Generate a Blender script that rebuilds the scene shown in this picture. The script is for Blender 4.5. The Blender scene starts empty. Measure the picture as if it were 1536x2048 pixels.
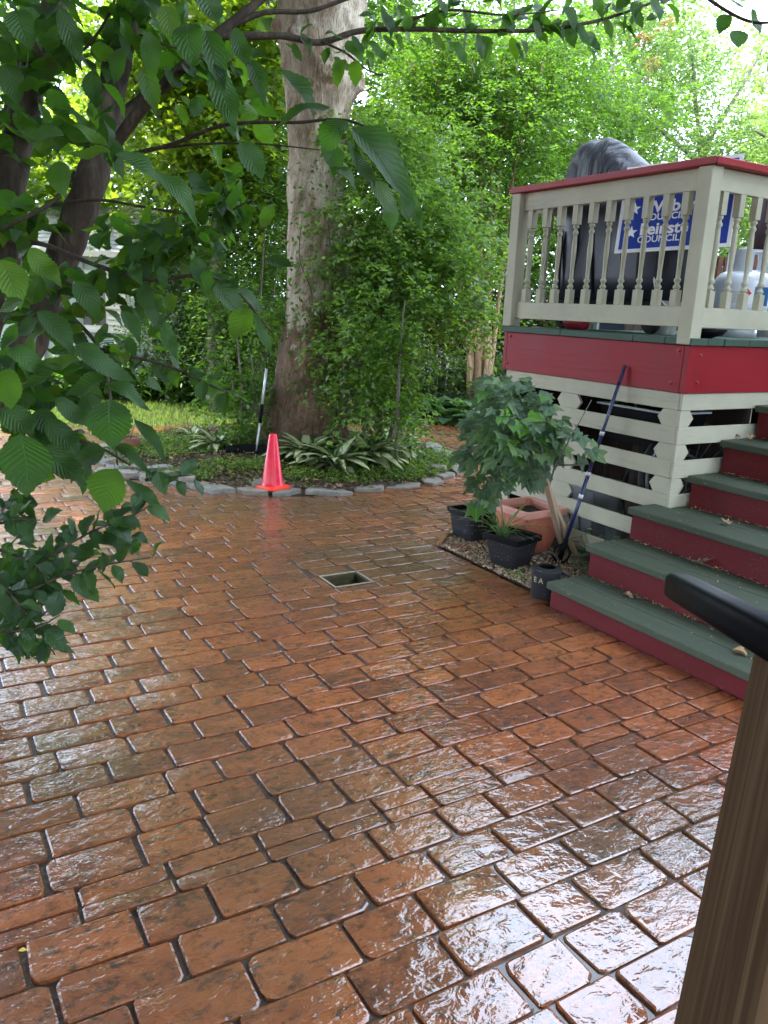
import bpy, math, random
import numpy as np
from mathutils import Vector, Matrix, Euler
D = bpy.data
SC = bpy.context.scene
COL = SC.collection
R = math.radians
rnd = random.Random(7)

# ------------------------------------------------------------------ camera, sky, sun, exposure
CAM_H = 1.55
RX = np.array([0.861871, -0.505132, 0.044946])     # camera right
DN = np.array([-0.087098, -0.234753, -0.968145])   # camera down
FW = np.array([0.499592, 0.830502, -0.246323])     # camera forward
F_PX, CX, CY = 1602.5, 768.0, 1024.0
cam_d = D.cameras.new('camera')
cam = D.objects.new('camera', cam_d)
COL.objects.link(cam)
SC.camera = cam
cam.matrix_world = Matrix(((RX[0], -DN[0], -FW[0], 0), (RX[1], -DN[1], -FW[1], 0), (RX[2], -DN[2], -FW[2], CAM_H), (0, 0, 0, 1)))
cam_d.sensor_fit = 'VERTICAL'
cam_d.sensor_height = 36
cam_d.lens = 36 * F_PX / 2048
cam_d.clip_start = 0.05
cam_d.clip_end = 600

SUN_EL, SUN_AZ = R(60), R(-38)
world = D.worlds.new('World')
SC.world = world
world.use_nodes = True
wn = world.node_tree
wn.nodes.clear()


def nd(nt, t, ins=None, **at):
    x = nt.nodes.new(t)
    for k, w in at.items():
        setattr(x, k, w)
    for k, w in (ins or {}).items():
        s = x.inputs[k]
        if isinstance(w, bpy.types.NodeSocket):
            nt.links.new(w, s)
        else:
            s.default_value = w
    return x


def c4(c):
    return (c[0], c[1], c[2], 1.0)


def mixc(nt, f, a, b, blend='MIX'):
    m = nd(nt, 'ShaderNodeMix', data_type='RGBA', blend_type=blend)
    for i, w in ((0, f), (6, a), (7, b)):
        if isinstance(w, bpy.types.NodeSocket):
            nt.links.new(w, m.inputs[i])
        else:
            m.inputs[i].default_value = c4(w) if isinstance(w, (tuple, list)) else w
    return m.outputs[2]


def ramp(nt, f, stops):
    r = nd(nt, 'ShaderNodeValToRGB', {'Fac': f})
    e = r.color_ramp.elements
    while len(e) < len(stops):
        e.new(0.5)
    for q, (p, c) in zip(e, stops):
        q.position = p
        q.color = c4(c) if isinstance(c, (tuple, list)) else (c, c, c, 1)
    return r.outputs['Color']


def math_(nt, op, a, b=None, c=None):
    m = nd(nt, 'ShaderNodeMath', operation=op)
    for i, w in enumerate((a, b, c)):
        if w is None:
            continue
        if isinstance(w, bpy.types.NodeSocket):
            nt.links.new(w, m.inputs[i])
        else:
            m.inputs[i].default_value = w
    return m.outputs[0]


sky = nd(wn, 'ShaderNodeTexSky', sky_type='NISHITA', sun_disc=False, sun_elevation=SUN_EL, sun_rotation=SUN_AZ,
         altitude=50, air_density=1.0, dust_density=2.0, ozone_density=1.0)
wtc = nd(wn, 'ShaderNodeTexCoord')
wmap = nd(wn, 'ShaderNodeMapping', {'Vector': wtc.outputs['Generated'], 'Scale': (1, 1, 2.2)})
wno = nd(wn, 'ShaderNodeTexNoise', {'Vector': wmap.outputs[0], 'Scale': 2.2, 'Detail': 6.0, 'Roughness': 0.6})
wcl = ramp(wn, wno.outputs['Fac'], [(0.36, 0.7), (0.62, 1.0)])
wcol = mixc(wn, wcl, sky.outputs[0], (13.0, 15.2, 19.0))
wbg = nd(wn, 'ShaderNodeBackground', {'Color': wcol, 'Strength': 0.15})
wout = nd(wn, 'ShaderNodeOutputWorld', {'Surface': wbg.outputs[0]})

sun_d = D.lights.new('sun', 'SUN')
sun_d.energy = 3.8
sun_d.angle = R(2.0)
sun_d.color = (1.0, 0.95, 0.86)
sun = D.objects.new('sun', sun_d)
COL.objects.link(sun)
sdir = Vector((math.sin(SUN_AZ) * math.cos(SUN_EL), math.cos(SUN_AZ) * math.cos(SUN_EL), math.sin(SUN_EL)))
sun.rotation_euler = sdir.to_track_quat('Z', 'Y').to_euler()
sun.location = (0, 0, 30)

SC.view_settings.view_transform = 'Standard'
SC.view_settings.look = 'None'
SC.view_settings.gamma = 1
SC.view_settings.exposure = 1.55
SC.view_settings.use_curve_mapping = False
SC.render.engine = 'CYCLES'
SC.cycles.max_bounces = 7
SC.cycles.diffuse_bounces = 4
SC.cycles.glossy_bounces = 3
SC.cycles.transmission_bounces = 4
SC.cycles.transparent_max_bounces = 8
SC.cycles.use_denoising = True
SC.cycles.sample_clamp_indirect = 6.0


# ------------------------------------------------------------------ places
def ray(px, py):
    return FW + RX * ((px - CX) / F_PX) + DN * ((py - CY) / F_PX)


def at(px, py, d):                    # the point d metres ahead of the viewpoint, seen in that direction
    return np.array([0, 0, CAM_H]) + ray(px, py) * d


def gz(px, py, z=0.0):                # on a level plane
    r = ray(px, py)
    return np.array([0, 0, CAM_H]) + r * ((z - CAM_H) / r[2])


def onx(px, py, x0):
    r = ray(px, py)
    return np.array([0, 0, CAM_H]) + r * (x0 / r[0])


def project(P):
    q = np.asarray(P, float) - np.array([0, 0, CAM_H])
    d = q @ FW
    return CX + F_PX * (q @ RX) / d, CY + F_PX * (q @ DN) / d, d


CV = np.array([0.85690461, 0.51547502])
CU = np.array([-0.51547502, 0.85690461])


def C(X, Y, Z=0.0):                   # X metres to the right and Y metres ahead of the viewpoint, over the ground
    return np.array([X * CV[0] + Y * CV[1], X * CU[0] + Y * CU[1], Z])


FACE = -math.atan2(CV[1], CV[0])      # heading of things that face the viewpoint

BED_C, BED_R = np.array([3.4, 7.75]), 1.85


def mound(x, y):
    q = math.hypot(x - BED_C[0], y - BED_C[1]) / BED_R
    return 0.02 + 0.13 * max(0.0, 1 - q * q) ** 1.2 if q < 1 else 0.0


def on_mound(px, py):
    r = ray(px, py)
    t = 3.0
    while t < 14:
        p = np.array([0, 0, CAM_H]) + r * t
        if p[2] < mound(p[0], p[1]):
            return p
        t += 0.01
    return p


# ------------------------------------------------------------------ mesh helpers
class MB:
    def __init__(s):
        s.v, s.f, s.uv, s.n = [], [], [], 0

    def add(s, V, F, uv=None):
        V = np.asarray(V, float).reshape(-1, 3)
        s.v.append(V)
        s.uv.append(np.zeros((len(V), 2)) if uv is None else np.asarray(uv, float))
        s.f += [tuple(int(i) + s.n for i in f) for f in F]
        s.n += len(V)
        return s

    def box(s, lo, hi, rot=None, org=None):
        x0, y0, z0 = lo
        x1, y1, z1 = hi
        V = np.array([(x0, y0, z0), (x1, y0, z0), (x1, y1, z0), (x0, y1, z0), (x0, y0, z1), (x1, y0, z1), (x1, y1, z1), (x0, y1, z1)], float)
        if rot is not None:
            m = np.array(Euler(rot).to_matrix())
            o = np.zeros(3) if org is None else np.array(org)
            V = (V - o) @ m.T + o
        return s.add(V, [(0, 3, 2, 1), (4, 5, 6, 7), (0, 1, 5, 4), (1, 2, 6, 5), (2, 3, 7, 6), (3, 0, 4, 7)])

    def tube(s, pts, rads, seg=8, cap=True, rf=None):
        P = np.asarray(pts, float)
        n = len(P)
        rads = np.broadcast_to(np.asarray(rads, float), (n,))
        T = np.gradient(P, axis=0)
        T /= np.linalg.norm(T, axis=1)[:, None] + 1e-12
        up = np.array([0, 0, 1.0]) if abs(T[0][2]) < 0.9 else np.array([1.0, 0, 0])
        a = np.cross(T[0], up)
        a /= np.linalg.norm(a)
        V, uv = [], []
        L = np.concatenate([[0], np.cumsum(np.linalg.norm(np.diff(P, axis=0), axis=1))])
        th = np.arange(seg) * 2 * np.pi / seg
        for i in range(n):
            a = a - T[i] * (a @ T[i])
            a /= np.linalg.norm(a)
            b = np.cross(T[i], a)
            rr = rads[i] if rf is None else rads[i] * np.array([rf(t, L[i]) for t in th])
            V.append(P[i] + (np.cos(th) * rr)[:, None] * a + (np.sin(th) * rr)[:, None] * b)
            uv.append(np.stack([th / (2 * np.pi), np.full(seg, L[i])], 1))
        Fs = []
        for i in range(n - 1):
            for k in range(seg):
                k2 = (k + 1) % seg
                Fs.append((i * seg + k, i * seg + k2, (i + 1) * seg + k2, (i + 1) * seg + k))
        if cap:
            Fs.append(tuple(range(seg - 1, -1, -1)))
            Fs.append(tuple(range((n - 1) * seg, n * seg)))
        return s.add(np.concatenate(V), Fs, np.concatenate(uv))

    def lathe(s, prof, seg=16, c=(0, 0, 0), cap=True):
        th = np.arange(seg) * 2 * np.pi / seg
        V = np.concatenate([np.stack([c[0] + r * np.cos(th), c[1] + r * np.sin(th), np.full(seg, c[2] + z)], 1) for r, z in prof])
        n = len(prof)
        Fs = [(i * seg + k, i * seg + (k + 1) % seg, (i + 1) * seg + (k + 1) % seg, (i + 1) * seg + k) for i in range(n - 1) for k in range(seg)]
        if cap:
            Fs += [tuple(range(seg - 1, -1, -1)), tuple(range((n - 1) * seg, n * seg))]
        return s.add(V, Fs)

    def loft(s, rings, cap0=True, cap1=True):
        k = len(rings[0])
        V = np.concatenate([np.asarray(r, float) for r in rings])
        Fs = [(i * k + j, i * k + (j + 1) % k, (i + 1) * k + (j + 1) % k, (i + 1) * k + j) for i in range(len(rings) - 1) for j in range(k)]
        if cap0:
            Fs.append(tuple(range(k - 1, -1, -1)))
        if cap1:
            Fs.append(tuple(range((len(rings) - 1) * k, len(rings) * k)))
        return s.add(V, Fs)

    def prism(s, poly, z0, z1):
        P = np.asarray(poly, float)
        k = len(P)
        V = np.concatenate([np.column_stack([P, np.full(k, z0)]), np.column_stack([P, np.full(k, z1)])])
        return s.add(V, [tuple(range(k - 1, -1, -1)), tuple(range(k, 2 * k))] + [(i, (i + 1) % k, k + (i + 1) % k, k + i) for i in range(k)])

    def mesh(s, name, mat, smooth=False):
        me = D.meshes.new(name)
        V = np.concatenate(s.v)
        me.from_pydata(V.tolist(), [], s.f)
        UV = np.concatenate(s.uv)
        if np.any(UV):
            l = me.uv_layers.new(name='UVMap')
            idx = np.zeros(len(me.loops), dtype=np.int32)
            me.loops.foreach_get('vertex_index', idx)
            l.data.foreach_set('uv', UV[idx].astype(np.float32).ravel())
        if mat:
            me.materials.append(mat)
        if smooth:
            me.shade_smooth()
        me.update()
        return me

    def build(s, name, mat, parent=None, smooth=False, bevel=0.0, auto=None):
        me = s.mesh(name, mat, smooth)
        return link(name, me, parent, bevel, auto)


def link(name, me, parent=None, bevel=0.0, auto=None):
    o = D.objects.new(name, me)
    COL.objects.link(o)
    if parent:
        o.parent = parent
    if auto:
        me.shade_smooth()
        try:
            me.set_sharp_from_angle(angle=R(auto))
        except Exception:
            pass
    if bevel:
        b = o.modifiers.new('bevel', 'BEVEL')
        b.width = bevel
        b.segments = 1
        b.limit_method = 'ANGLE'
        b.angle_limit = R(40)
    return o


def tag(o, label=None, cat=None, group=None, kind=None):
    for k, w in (('label', label), ('category', cat), ('group', group), ('kind', kind)):
        if w:
            o[k] = w
    return o


def thing(name, label, cat, loc=(0, 0, 0), rz=0.0, group=None):
    o = D.objects.new(name, None)
    COL.objects.link(o)
    o.empty_display_size = 0.05
    o.location = [float(q) for q in loc]
    o.rotation_euler = (0, 0, rz)
    return tag(o, label, cat, group)


def fast_mesh(name, V, faces_k, mat, uv=None):
    """V (n,3); faces_k (m,k) int array"""
    me = D.meshes.new(name)
    m, k = faces_k.shape
    me.vertices.add(len(V))
    me.vertices.foreach_set('co', np.ascontiguousarray(V, dtype=np.float32).ravel())
    me.loops.add(m * k)
    me.loops.foreach_set('vertex_index', faces_k.astype(np.int32).ravel())
    me.polygons.add(m)
    me.polygons.foreach_set('loop_start', np.arange(0, m * k, k, dtype=np.int32))
    me.polygons.foreach_set('loop_total', np.full(m, k, dtype=np.int32))
    if uv is not None:
        l = me.uv_layers.new(name='UVMap')
        l.data.foreach_set('uv', uv[faces_k.ravel()].astype(np.float32).ravel())
    me.update(calc_edges=True)
    if mat:
        me.materials.append(mat)
    return me


def unit(a):
    return a / (np.linalg.norm(a, axis=-1, keepdims=True) + 1e-12)


def leaf_cards(P, A, N, L, W, fold=0.18):
    """folded diamond leaves: base P, axis A, normal N, length L, width W"""
    A = unit(A)
    S = unit(np.cross(A, N))
    N = unit(np.cross(S, A))
    L = L[:, None]
    W = W[:, None]
    mid = P + A * L * 0.42 + N * (W * fold)
    V = np.stack([P, mid + S * W * 0.5, P + A * L - N * L * 0.12, mid - S * W * 0.5], 1).reshape(-1, 3)
    i = np.arange(len(P))[:, None] * 4
    Fc = np.concatenate([i + np.array([[0, 1, 2]]), i + np.array([[0, 2, 3]])], 1).reshape(-1, 3)
    return V, Fc


def sprays(rng, blobs, n_twigs, per, twig_len, L, W, droop=0.5, shell=2.0, up=0.35, spread=0.9, nz=1.0):
    """leaves set along arching twigs that grow out of the given ellipsoids; returns leaf arrays"""
    w = np.array([b[1][0] * b[1][1] * b[1][2] * (b[2] if len(b) > 2 else 1) for b in blobs])
    nc = max(n_twigs // 24, 3)                          # boughs that carry the twigs: leafy clumps with gaps between
    kc = rng.choice(len(blobs), nc, p=w / w.sum())
    dc = unit(rng.normal(size=(nc, 3)))
    bc = np.array([b[0] for b in blobs])[kc] + dc * np.array([b[1] for b in blobs])[kc] * (rng.random(nc) ** (1 / shell))[:, None]
    wc = rng.random(nc) + 0.35
    j = rng.choice(nc, n_twigs, p=wc / wc.sum())
    off = rng.normal(size=(n_twigs, 3)) * np.minimum(np.array([b[1] for b in blobs])[kc][j] * 0.45, twig_len * np.array([0.60, 0.60, 0.34]))
    st = bc[j] + off
    d = unit(dc[j] * 0.8 + off / (twig_len + 1e-6) * 0.8 + rng.normal(size=(n_twigs, 3)) * 0.3)
    td = unit(d * 0.8 + rng.normal(size=(n_twigs, 3)) * 0.6 + np.array([0, 0, up]))
    tl = twig_len * (0.6 + 0.8 * rng.random(n_twigs))
    s = (np.arange(per) + 0.5) / per
    P = st[:, None, :] + td[:, None, :] * (tl[:, None] * s)[:, :, None]
    P[:, :, 2] -= (droop * (tl[:, None] * s) ** 2 / twig_len)
    side = np.where(np.arange(per) % 2 == 0, 1.0, -1.0)
    h = unit(np.cross(td, np.array([0, 0, 1.0])))
    A = td[:, None, :] * 0.5 + h[:, None, :] * (side * spread)[None, :, None] + rng.normal(size=(n_twigs, per, 3)) * 0.35
    A[:, :, 2] -= 0.25
    P = P + rng.normal(size=P.shape) * 0.015
    N = rng.normal(size=(n_twigs, per, 3)) * 0.55 + np.array([0, 0, nz])
    n = n_twigs * per
    sc = 0.65 + 0.6 * rng.random(n)
    return P.reshape(n, 3), A.reshape(n, 3), N.reshape(n, 3), L * sc, W * sc


def crown_obj(name, arrs, mat, parent=None, kind=None):
    V, Fc = leaf_cards(*[np.concatenate(q) for q in zip(*arrs)])
    o = link(name, fast_mesh(name, V, Fc, mat), parent)
    if kind:
        o['kind'] = kind
    return o


# ------------------------------------------------------------------ materials
def newmat(name):
    m = D.materials.new(name)
    m.use_nodes = True
    nt = m.node_tree
    nt.nodes.clear()
    out = nd(nt, 'ShaderNodeOutputMaterial')
    return m, nt, out


def pos(nt):
    return nd(nt, 'ShaderNodeNewGeometry').outputs['Position']


def noise(nt, vec, scale, detail=4.0, rough=0.55, dist=0.0):
    return nd(nt, 'ShaderNodeTexNoise', {'Vector': vec, 'Scale': scale, 'Detail': detail, 'Roughness': rough, 'Distortion': dist}).outputs['Fac']


def scaled(nt, vec, sx, sy, sz):
    return nd(nt, 'ShaderNodeMapping', {'Vector': vec, 'Scale': (sx, sy, sz)}).outputs[0]


def rand1(nt):
    a = nd(nt, 'ShaderNodeObjectInfo').outputs['Random']
    b = nd(nt, 'ShaderNodeNewGeometry').outputs['Random Per Island']
    return math_(nt, 'FRACT', math_(nt, 'ADD', a, b))


def objco(nt):
    return nd(nt, 'ShaderNodeTexCoord').outputs['Object']


def bump(nt, h, strength, dist, normal=None):
    i = {'Height': h, 'Strength': strength, 'Distance': dist}
    if normal is not None:
        i['Normal'] = normal
    return nd(nt, 'ShaderNodeBump', i).outputs[0]


def finish(nt, out, ins):
    b = nd(nt, 'ShaderNodeBsdfPrincipled', ins)
    nt.links.new(b.outputs[0], out.inputs['Surface'])
    return b


def simple(name, col, rough=0.5, metal=0.0, var=0.15, scale=14.0, bumpy=0.15, bscale=60.0, coat=0.0, spec=0.5):
    m, nt, out = newmat(name)
    p = objco(nt)
    f = noise(nt, p, scale)
    dk = tuple(q * (1 - var) for q in col)
    lt = tuple(min(1, q * (1 + var)) for q in col)
    finish(nt, out, {'Base Color': ramp(nt, f, [(0.3, dk), (0.7, lt)]), 'Roughness': math_(nt, 'MULTIPLY_ADD', f, 0.25, rough - 0.12), 'Metallic': metal,
                     'Specular IOR Level': spec, 'Coat Weight': coat, 'Coat Roughness': 0.1, 'Normal': bump(nt, noise(nt, p, bscale), bumpy, 0.004)})
    return m


def painted(name, col, under, wear=0.66, grain=(4, 60, 60), rough=0.45, dirt=None, dirt_lo=0.6, specks=None):
    """brushed paint on timber: grain relief, worn specks that show what lies under, dirt"""
    m, nt, out = newmat(name)
    p = objco(nt)
    g = noise(nt, scaled(nt, p, *grain), 1.0, 5.0, 0.6)
    tone = noise(nt, p, 3.0, 5.0, 0.6)
    base = ramp(nt, tone, [(0.25, tuple(q * 0.84 for q in col)), (0.75, tuple(min(1, q * 1.12) for q in col))])
    if dirt:
        dn = noise(nt, scaled(nt, p, *[q * 0.25 for q in grain]), 1.6, 7.0, 0.7)
        base = mixc(nt, ramp(nt, dn, [(dirt_lo, 0.0), (dirt_lo + 0.18, 0.75)]), base, dirt)
    wn_ = noise(nt, p, 38.0, 6.0, 0.7)
    base = mixc(nt, ramp(nt, math_(nt, 'ADD', math_(nt, 'MULTIPLY', wn_, 0.75), math_(nt, 'MULTIPLY', g, 0.25)), [(wear, 0.0), (wear + 0.03, 1.0)]), base, under)
    if specks:
        vo = nd(nt, 'ShaderNodeTexVoronoi', {'Vector': p, 'Scale': specks[1]})
        sp = ramp(nt, vo.outputs['Distance'], [(specks[2], 1.0), (specks[2] + 0.05, 0.0)])
        msk = ramp(nt, noise(nt, p, 9.0, 3.0), [(0.42, 0.0), (0.6, 1.0)])
        base = mixc(nt, math_(nt, 'MULTIPLY', sp, msk), base, specks[0])
    finish(nt, out, {'Base Color': base, 'Roughness': math_(nt, 'MULTIPLY_ADD', tone, 0.3, rough), 'Specular IOR Level': 0.3, 'Normal': bump(nt, g, 0.45, 0.005)})
    return m


def leafmat(name, top, trans, mixf=0.4, rough=0.42, var=0.5, warm=(1.35, 1.1, 0.6), veins=False, under=None, coat=0.0, stripe=None, spec=0.5):
    m, nt, out = newmat(name)
    r = rand1(nt)
    a = tuple(q * (1 - var * 0.5) for q in top)
    b = tuple(min(1, q * (1 + var * 0.5) * w) for q, w in zip(top, warm))
    col = ramp(nt, r, [(0.0, a), (0.6, top), (1.0, b)])
    ta = tuple(q * (1 - var * 0.4) for q in trans)
    tb = tuple(min(1, q * (1 + var * 0.3) * w) for q, w in zip(trans, warm))
    tcol = ramp(nt, r, [(0.0, ta), (0.6, trans), (1.0, tb)])
    ins = {'Roughness': rough, 'Coat Weight': coat, 'Coat Roughness': 0.25, 'Specular IOR Level': spec}
    if veins or stripe:
        uv = nd(nt, 'ShaderNodeTexCoord').outputs['UV']
        sx = nd(nt, 'ShaderNodeSeparateXYZ', {0: uv})
        sa = math_(nt, 'ABSOLUTE', sx.outputs[0])
    if veins:
        ph = math_(nt, 'SUBTRACT', math_(nt, 'MULTIPLY', sx.outputs[1], 11.0), math_(nt, 'MULTIPLY', sa, 3.2))
        fr = math_(nt, 'ABSOLUTE', math_(nt, 'SUBTRACT', math_(nt, 'FRACT', ph), 0.5))
        vein = ramp(nt, fr, [(0.0, 1.0), (0.07, 0.0)])
        mid = ramp(nt, sa, [(0.012, 1.0), (0.05, 0.0)])
        vm = math_(nt, 'MAXIMUM', math_(nt, 'MULTIPLY', vein, 0.45), mid)
        col = mixc(nt, math_(nt, 'MULTIPLY', vm, 0.5), col, tuple(min(1, q * 2.2 + 0.02) for q in top))
        tcol = mixc(nt, math_(nt, 'MULTIPLY', vm, 0.5), tcol, tuple(q * 0.55 for q in trans))
        pf = math_(nt, 'SINE', math_(nt, 'MULTIPLY', ph, 6.2832))
        ins['Normal'] = bump(nt, math_(nt, 'SUBTRACT', math_(nt, 'MULTIPLY', pf, 0.3), mid), 0.55, 0.004)
    if stripe:
        ed = nd(nt, 'ShaderNodeMath', {0: sa, 1: math_(nt, 'MULTIPLY', noise(nt, scaled(nt, uv, 9, 2, 1), 1.5), 0.9)}, operation='SUBTRACT')
        sm = ramp(nt, ed.outputs[0], [(0.04, 1.0), (0.14, 0.0)])
        col = mixc(nt, sm, col, stripe)
        tcol = mixc(nt, sm, tcol, stripe)
    if under:
        bf = nd(nt, 'ShaderNodeNewGeometry').outputs['Backfacing']
        col = mixc(nt, bf, col, under)
    ins['Base Color'] = col
    b_ = nd(nt, 'ShaderNodeBsdfPrincipled', ins)
    t_ = nd(nt, 'ShaderNodeBsdfTranslucent', {'Color': tcol})
    mx = nd(nt, 'ShaderNodeMixShader', {0: mixf, 1: b_.outputs[0], 2: t_.outputs[0]})
    nt.links.new(mx.outputs[0], out.inputs['Surface'])
    return m


def barkmat(name, stops, scale=(9, 9, 2.2), rough=0.85, depth=0.02, detail=(60, 60, 14)):
    m, nt, out = newmat(name)
    p = pos(nt)
    f = noise(nt, scaled(nt, p, *scale), 1.0, 8.0, 0.65, 0.6)
    fine = noise(nt, scaled(nt, p, *detail), 1.0, 6.0, 0.65)
    h = math_(nt, 'ADD', math_(nt, 'MULTIPLY', f, 0.6), math_(nt, 'MULTIPLY', fine, 0.5))
    col = mixc(nt, ramp(nt, fine, [(0.35, 0.55), (0.6, 0.0)]), ramp(nt, f, stops), tuple(q * 0.4 for q in stops[0][1]))
    finish(nt, out, {'Base Color': col, 'Roughness': rough, 'Normal': bump(nt, h, 0.9, depth)})
    return m


MT = {}


def mat_brick():
    m, nt, out = newmat('wet_stamped_brick')
    p = pos(nt)
    r = rand1(nt)
    off = nd(nt, 'ShaderNodeCombineXYZ', {0: math_(nt, 'MULTIPLY', r, 37.0), 1: math_(nt, 'MULTIPLY', r, 91.0), 2: r}).outputs[0]
    q = nd(nt, 'ShaderNodeVectorMath', {0: p, 1: off}, operation='ADD').outputs[0]
    big = noise(nt, p, 0.9, 4.0, 0.6)
    n1 = noise(nt, q, 7.0, 8.0, 0.68, 0.4)
    n2 = noise(nt, q, 55.0, 6.0, 0.72)
    n3 = noise(nt, scaled(nt, q, 1, 2.0, 1), 15.0, 7.0, 0.72, 0.6)
    tone = math_(nt, 'ADD', math_(nt, 'MULTIPLY', r, 0.28), math_(nt, 'MULTIPLY', n1, 0.75))
    base = ramp(nt, tone, [(0.22, (0.11, 0.028, 0.009)), (0.42, (0.235, 0.064, 0.017)), (0.62, (0.37, 0.108, 0.027)), (0.85, (0.46, 0.148, 0.037))])
    redder = mixc(nt, ramp(nt, big, [(0.40, 0.0), (0.65, 0.75)]), base, (0.95, 0.76, 0.70), 'MULTIPLY')
    olive = mixc(nt, ramp(nt, noise(nt, p, 0.55, 3.0), [(0.44, 0.0), (0.62, 0.7)]), redder, (0.115, 0.066, 0.024))
    st = math_(nt, 'ADD', math_(nt, 'MULTIPLY', n3, 0.66), math_(nt, 'MULTIPLY', n2, 0.34))
    stain = mixc(nt, ramp(nt, st, [(0.50, 0.0), (0.60, 0.9)]), olive, (0.040, 0.022, 0.011))
    spk = mixc(nt, ramp(nt, n2, [(0.60, 0.0), (0.72, 0.6)]), stain, (0.024, 0.014, 0.009))
    rel = math_(nt, 'ADD', noise(nt, scaled(nt, q, 1.0, 1.7, 1.0), 17.0, 6.0, 0.6, 0.5), math_(nt, 'MULTIPLY', n2, 0.22))
    nrm = bump(nt, rel, 1.0, 0.012)
    wet = noise(nt, scaled(nt, q, 1, 1.6, 1), 7.0, 4.0, 0.6)
    dv = nd(nt, 'ShaderNodeVectorMath', {0: p, 1: (1.65, 0.85, 0.0)}, operation='DISTANCE').outputs['Value']
    soak_sheen = ramp(nt, math_(nt, 'ADD', math_(nt, 'MULTIPLY', dv, 0.5), math_(nt, 'MULTIPLY', math_(nt, 'SUBTRACT', wet, 0.5), 0.5)), [(0.30, 1.0), (0.62, 0.0)])  # soaked patch, with its coat made more mirror-like to strengthen the sky reflection
    fs = math_(nt, 'MULTIPLY_ADD', soak_sheen, -0.5, 1.0)
    film = bump(nt, math_(nt, 'ADD', noise(nt, scaled(nt, q, 1.0, 1.5, 1.0), 17.0, 3.2, 0.52, 0.35), math_(nt, 'MULTIPLY', noise(nt, q, 75.0, 1.0, 0.5), 0.07)), fs, 0.0082)
    finish(nt, out, {'Base Color': spk, 'Roughness': ramp(nt, n2, [(0.3, 0.35), (0.7, 0.6)]), 'Normal': nrm, 'Specular IOR Level': 0.3,
                     'Coat Weight': 1.0, 'Coat Roughness': ramp(nt, wet, [(0.35, 0.01), (0.7, 0.045)]), 'Coat IOR': math_(nt, 'MULTIPLY_ADD', soak_sheen, 0.6, 1.5), 'Coat Normal': film})
    return m


def mat_joint():
    m, nt, out = newmat('wet_joint')
    p = pos(nt)
    n = noise(nt, p, 30.0, 5.0)
    dv = nd(nt, 'ShaderNodeVectorMath', {0: p, 1: (1.75, 0.75, 0.0)}, operation='DISTANCE').outputs['Value']
    pud = ramp(nt, math_(nt, 'ADD', dv, math_(nt, 'MULTIPLY', noise(nt, p, 3.0), 0.8)), [(0.42, 1.0), (0.75, 0.0)])
    pud = ramp(nt, math_(nt, 'MULTIPLY', math_(nt, 'ADD', dv, math_(nt, 'MULTIPLY', noise(nt, p, 3.0), 0.7)), 0.5), [(0.62, 1.0), (0.80, 0.0)])
    finish(nt, out, {'Base Color': ramp(nt, n, [(0.3, (0.028, 0.016, 0.009)), (0.7, (0.075, 0.040, 0.022))]), 'Roughness': 0.45, 'Specular IOR Level': 0.4,
                     'Normal': bump(nt, noise(nt, p, 60.0, 3.0), 0.7, 0.005), 'Coat Weight': pud, 'Coat Roughness': 0.02})
    return m


def mat_plane():
    m, nt, out = newmat('plane_bark')
    p = pos(nt)
    z = nd(nt, 'ShaderNodeSeparateXYZ', {0: p}).outputs[2]
    big = noise(nt, scaled(nt, p, 3.2, 3.2, 1.3), 1.0, 6.0, 0.62, 0.9)
    str_ = noise(nt, scaled(nt, p, 22, 22, 5), 1.0, 8.0, 0.68, 0.8)
    fine = noise(nt, scaled(nt, p, 70, 70, 22), 1.0, 6.0, 0.7)
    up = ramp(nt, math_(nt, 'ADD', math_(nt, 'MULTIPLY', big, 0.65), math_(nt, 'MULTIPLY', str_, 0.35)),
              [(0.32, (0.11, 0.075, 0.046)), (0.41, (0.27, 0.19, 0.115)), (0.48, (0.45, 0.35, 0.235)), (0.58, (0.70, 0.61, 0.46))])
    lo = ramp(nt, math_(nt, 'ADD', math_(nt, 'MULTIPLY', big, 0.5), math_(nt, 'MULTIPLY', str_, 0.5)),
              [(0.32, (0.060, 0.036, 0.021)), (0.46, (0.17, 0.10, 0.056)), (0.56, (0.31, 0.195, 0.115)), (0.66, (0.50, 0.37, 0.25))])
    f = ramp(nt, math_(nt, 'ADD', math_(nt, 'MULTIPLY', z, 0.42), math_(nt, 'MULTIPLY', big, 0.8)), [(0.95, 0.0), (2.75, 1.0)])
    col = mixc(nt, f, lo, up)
    col = mixc(nt, ramp(nt, fine, [(0.34, 0.6), (0.48, 0.0)]), col, (0.05, 0.035, 0.022))
    h = math_(nt, 'ADD', math_(nt, 'MULTIPLY', str_, 0.8), math_(nt, 'MULTIPLY', fine, 0.35))
    finish(nt, out, {'Base Color': col, 'Roughness': 0.85, 'Normal': bump(nt, h, 1.0, 0.06)})
    return m


def mat_stone():
    m, nt, out = newmat('split_flagstone')
    p = pos(nt)
    r = rand1(nt)
    n = noise(nt, p, 9.0, 8.0, 0.7)
    f = noise(nt, p, 45.0, 6.0, 0.7)
    a = ramp(nt, n, [(0.3, (0.10, 0.10, 0.085)), (0.5, (0.21, 0.205, 0.175)), (0.7, (0.33, 0.31, 0.26))])
    col = mixc(nt, math_(nt, 'MULTIPLY', r, 0.7), a, (0.27, 0.22, 0.16))
    col = mixc(nt, ramp(nt, f, [(0.55, 0.0), (0.7, 0.6)]), col, (0.055, 0.05, 0.035))
    finish(nt, out, {'Base Color': col, 'Roughness': 0.7, 'Normal': bump(nt, math_(nt, 'ADD', n, math_(nt, 'MULTIPLY', f, 0.3)), 0.9, 0.02)})
    return m


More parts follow.
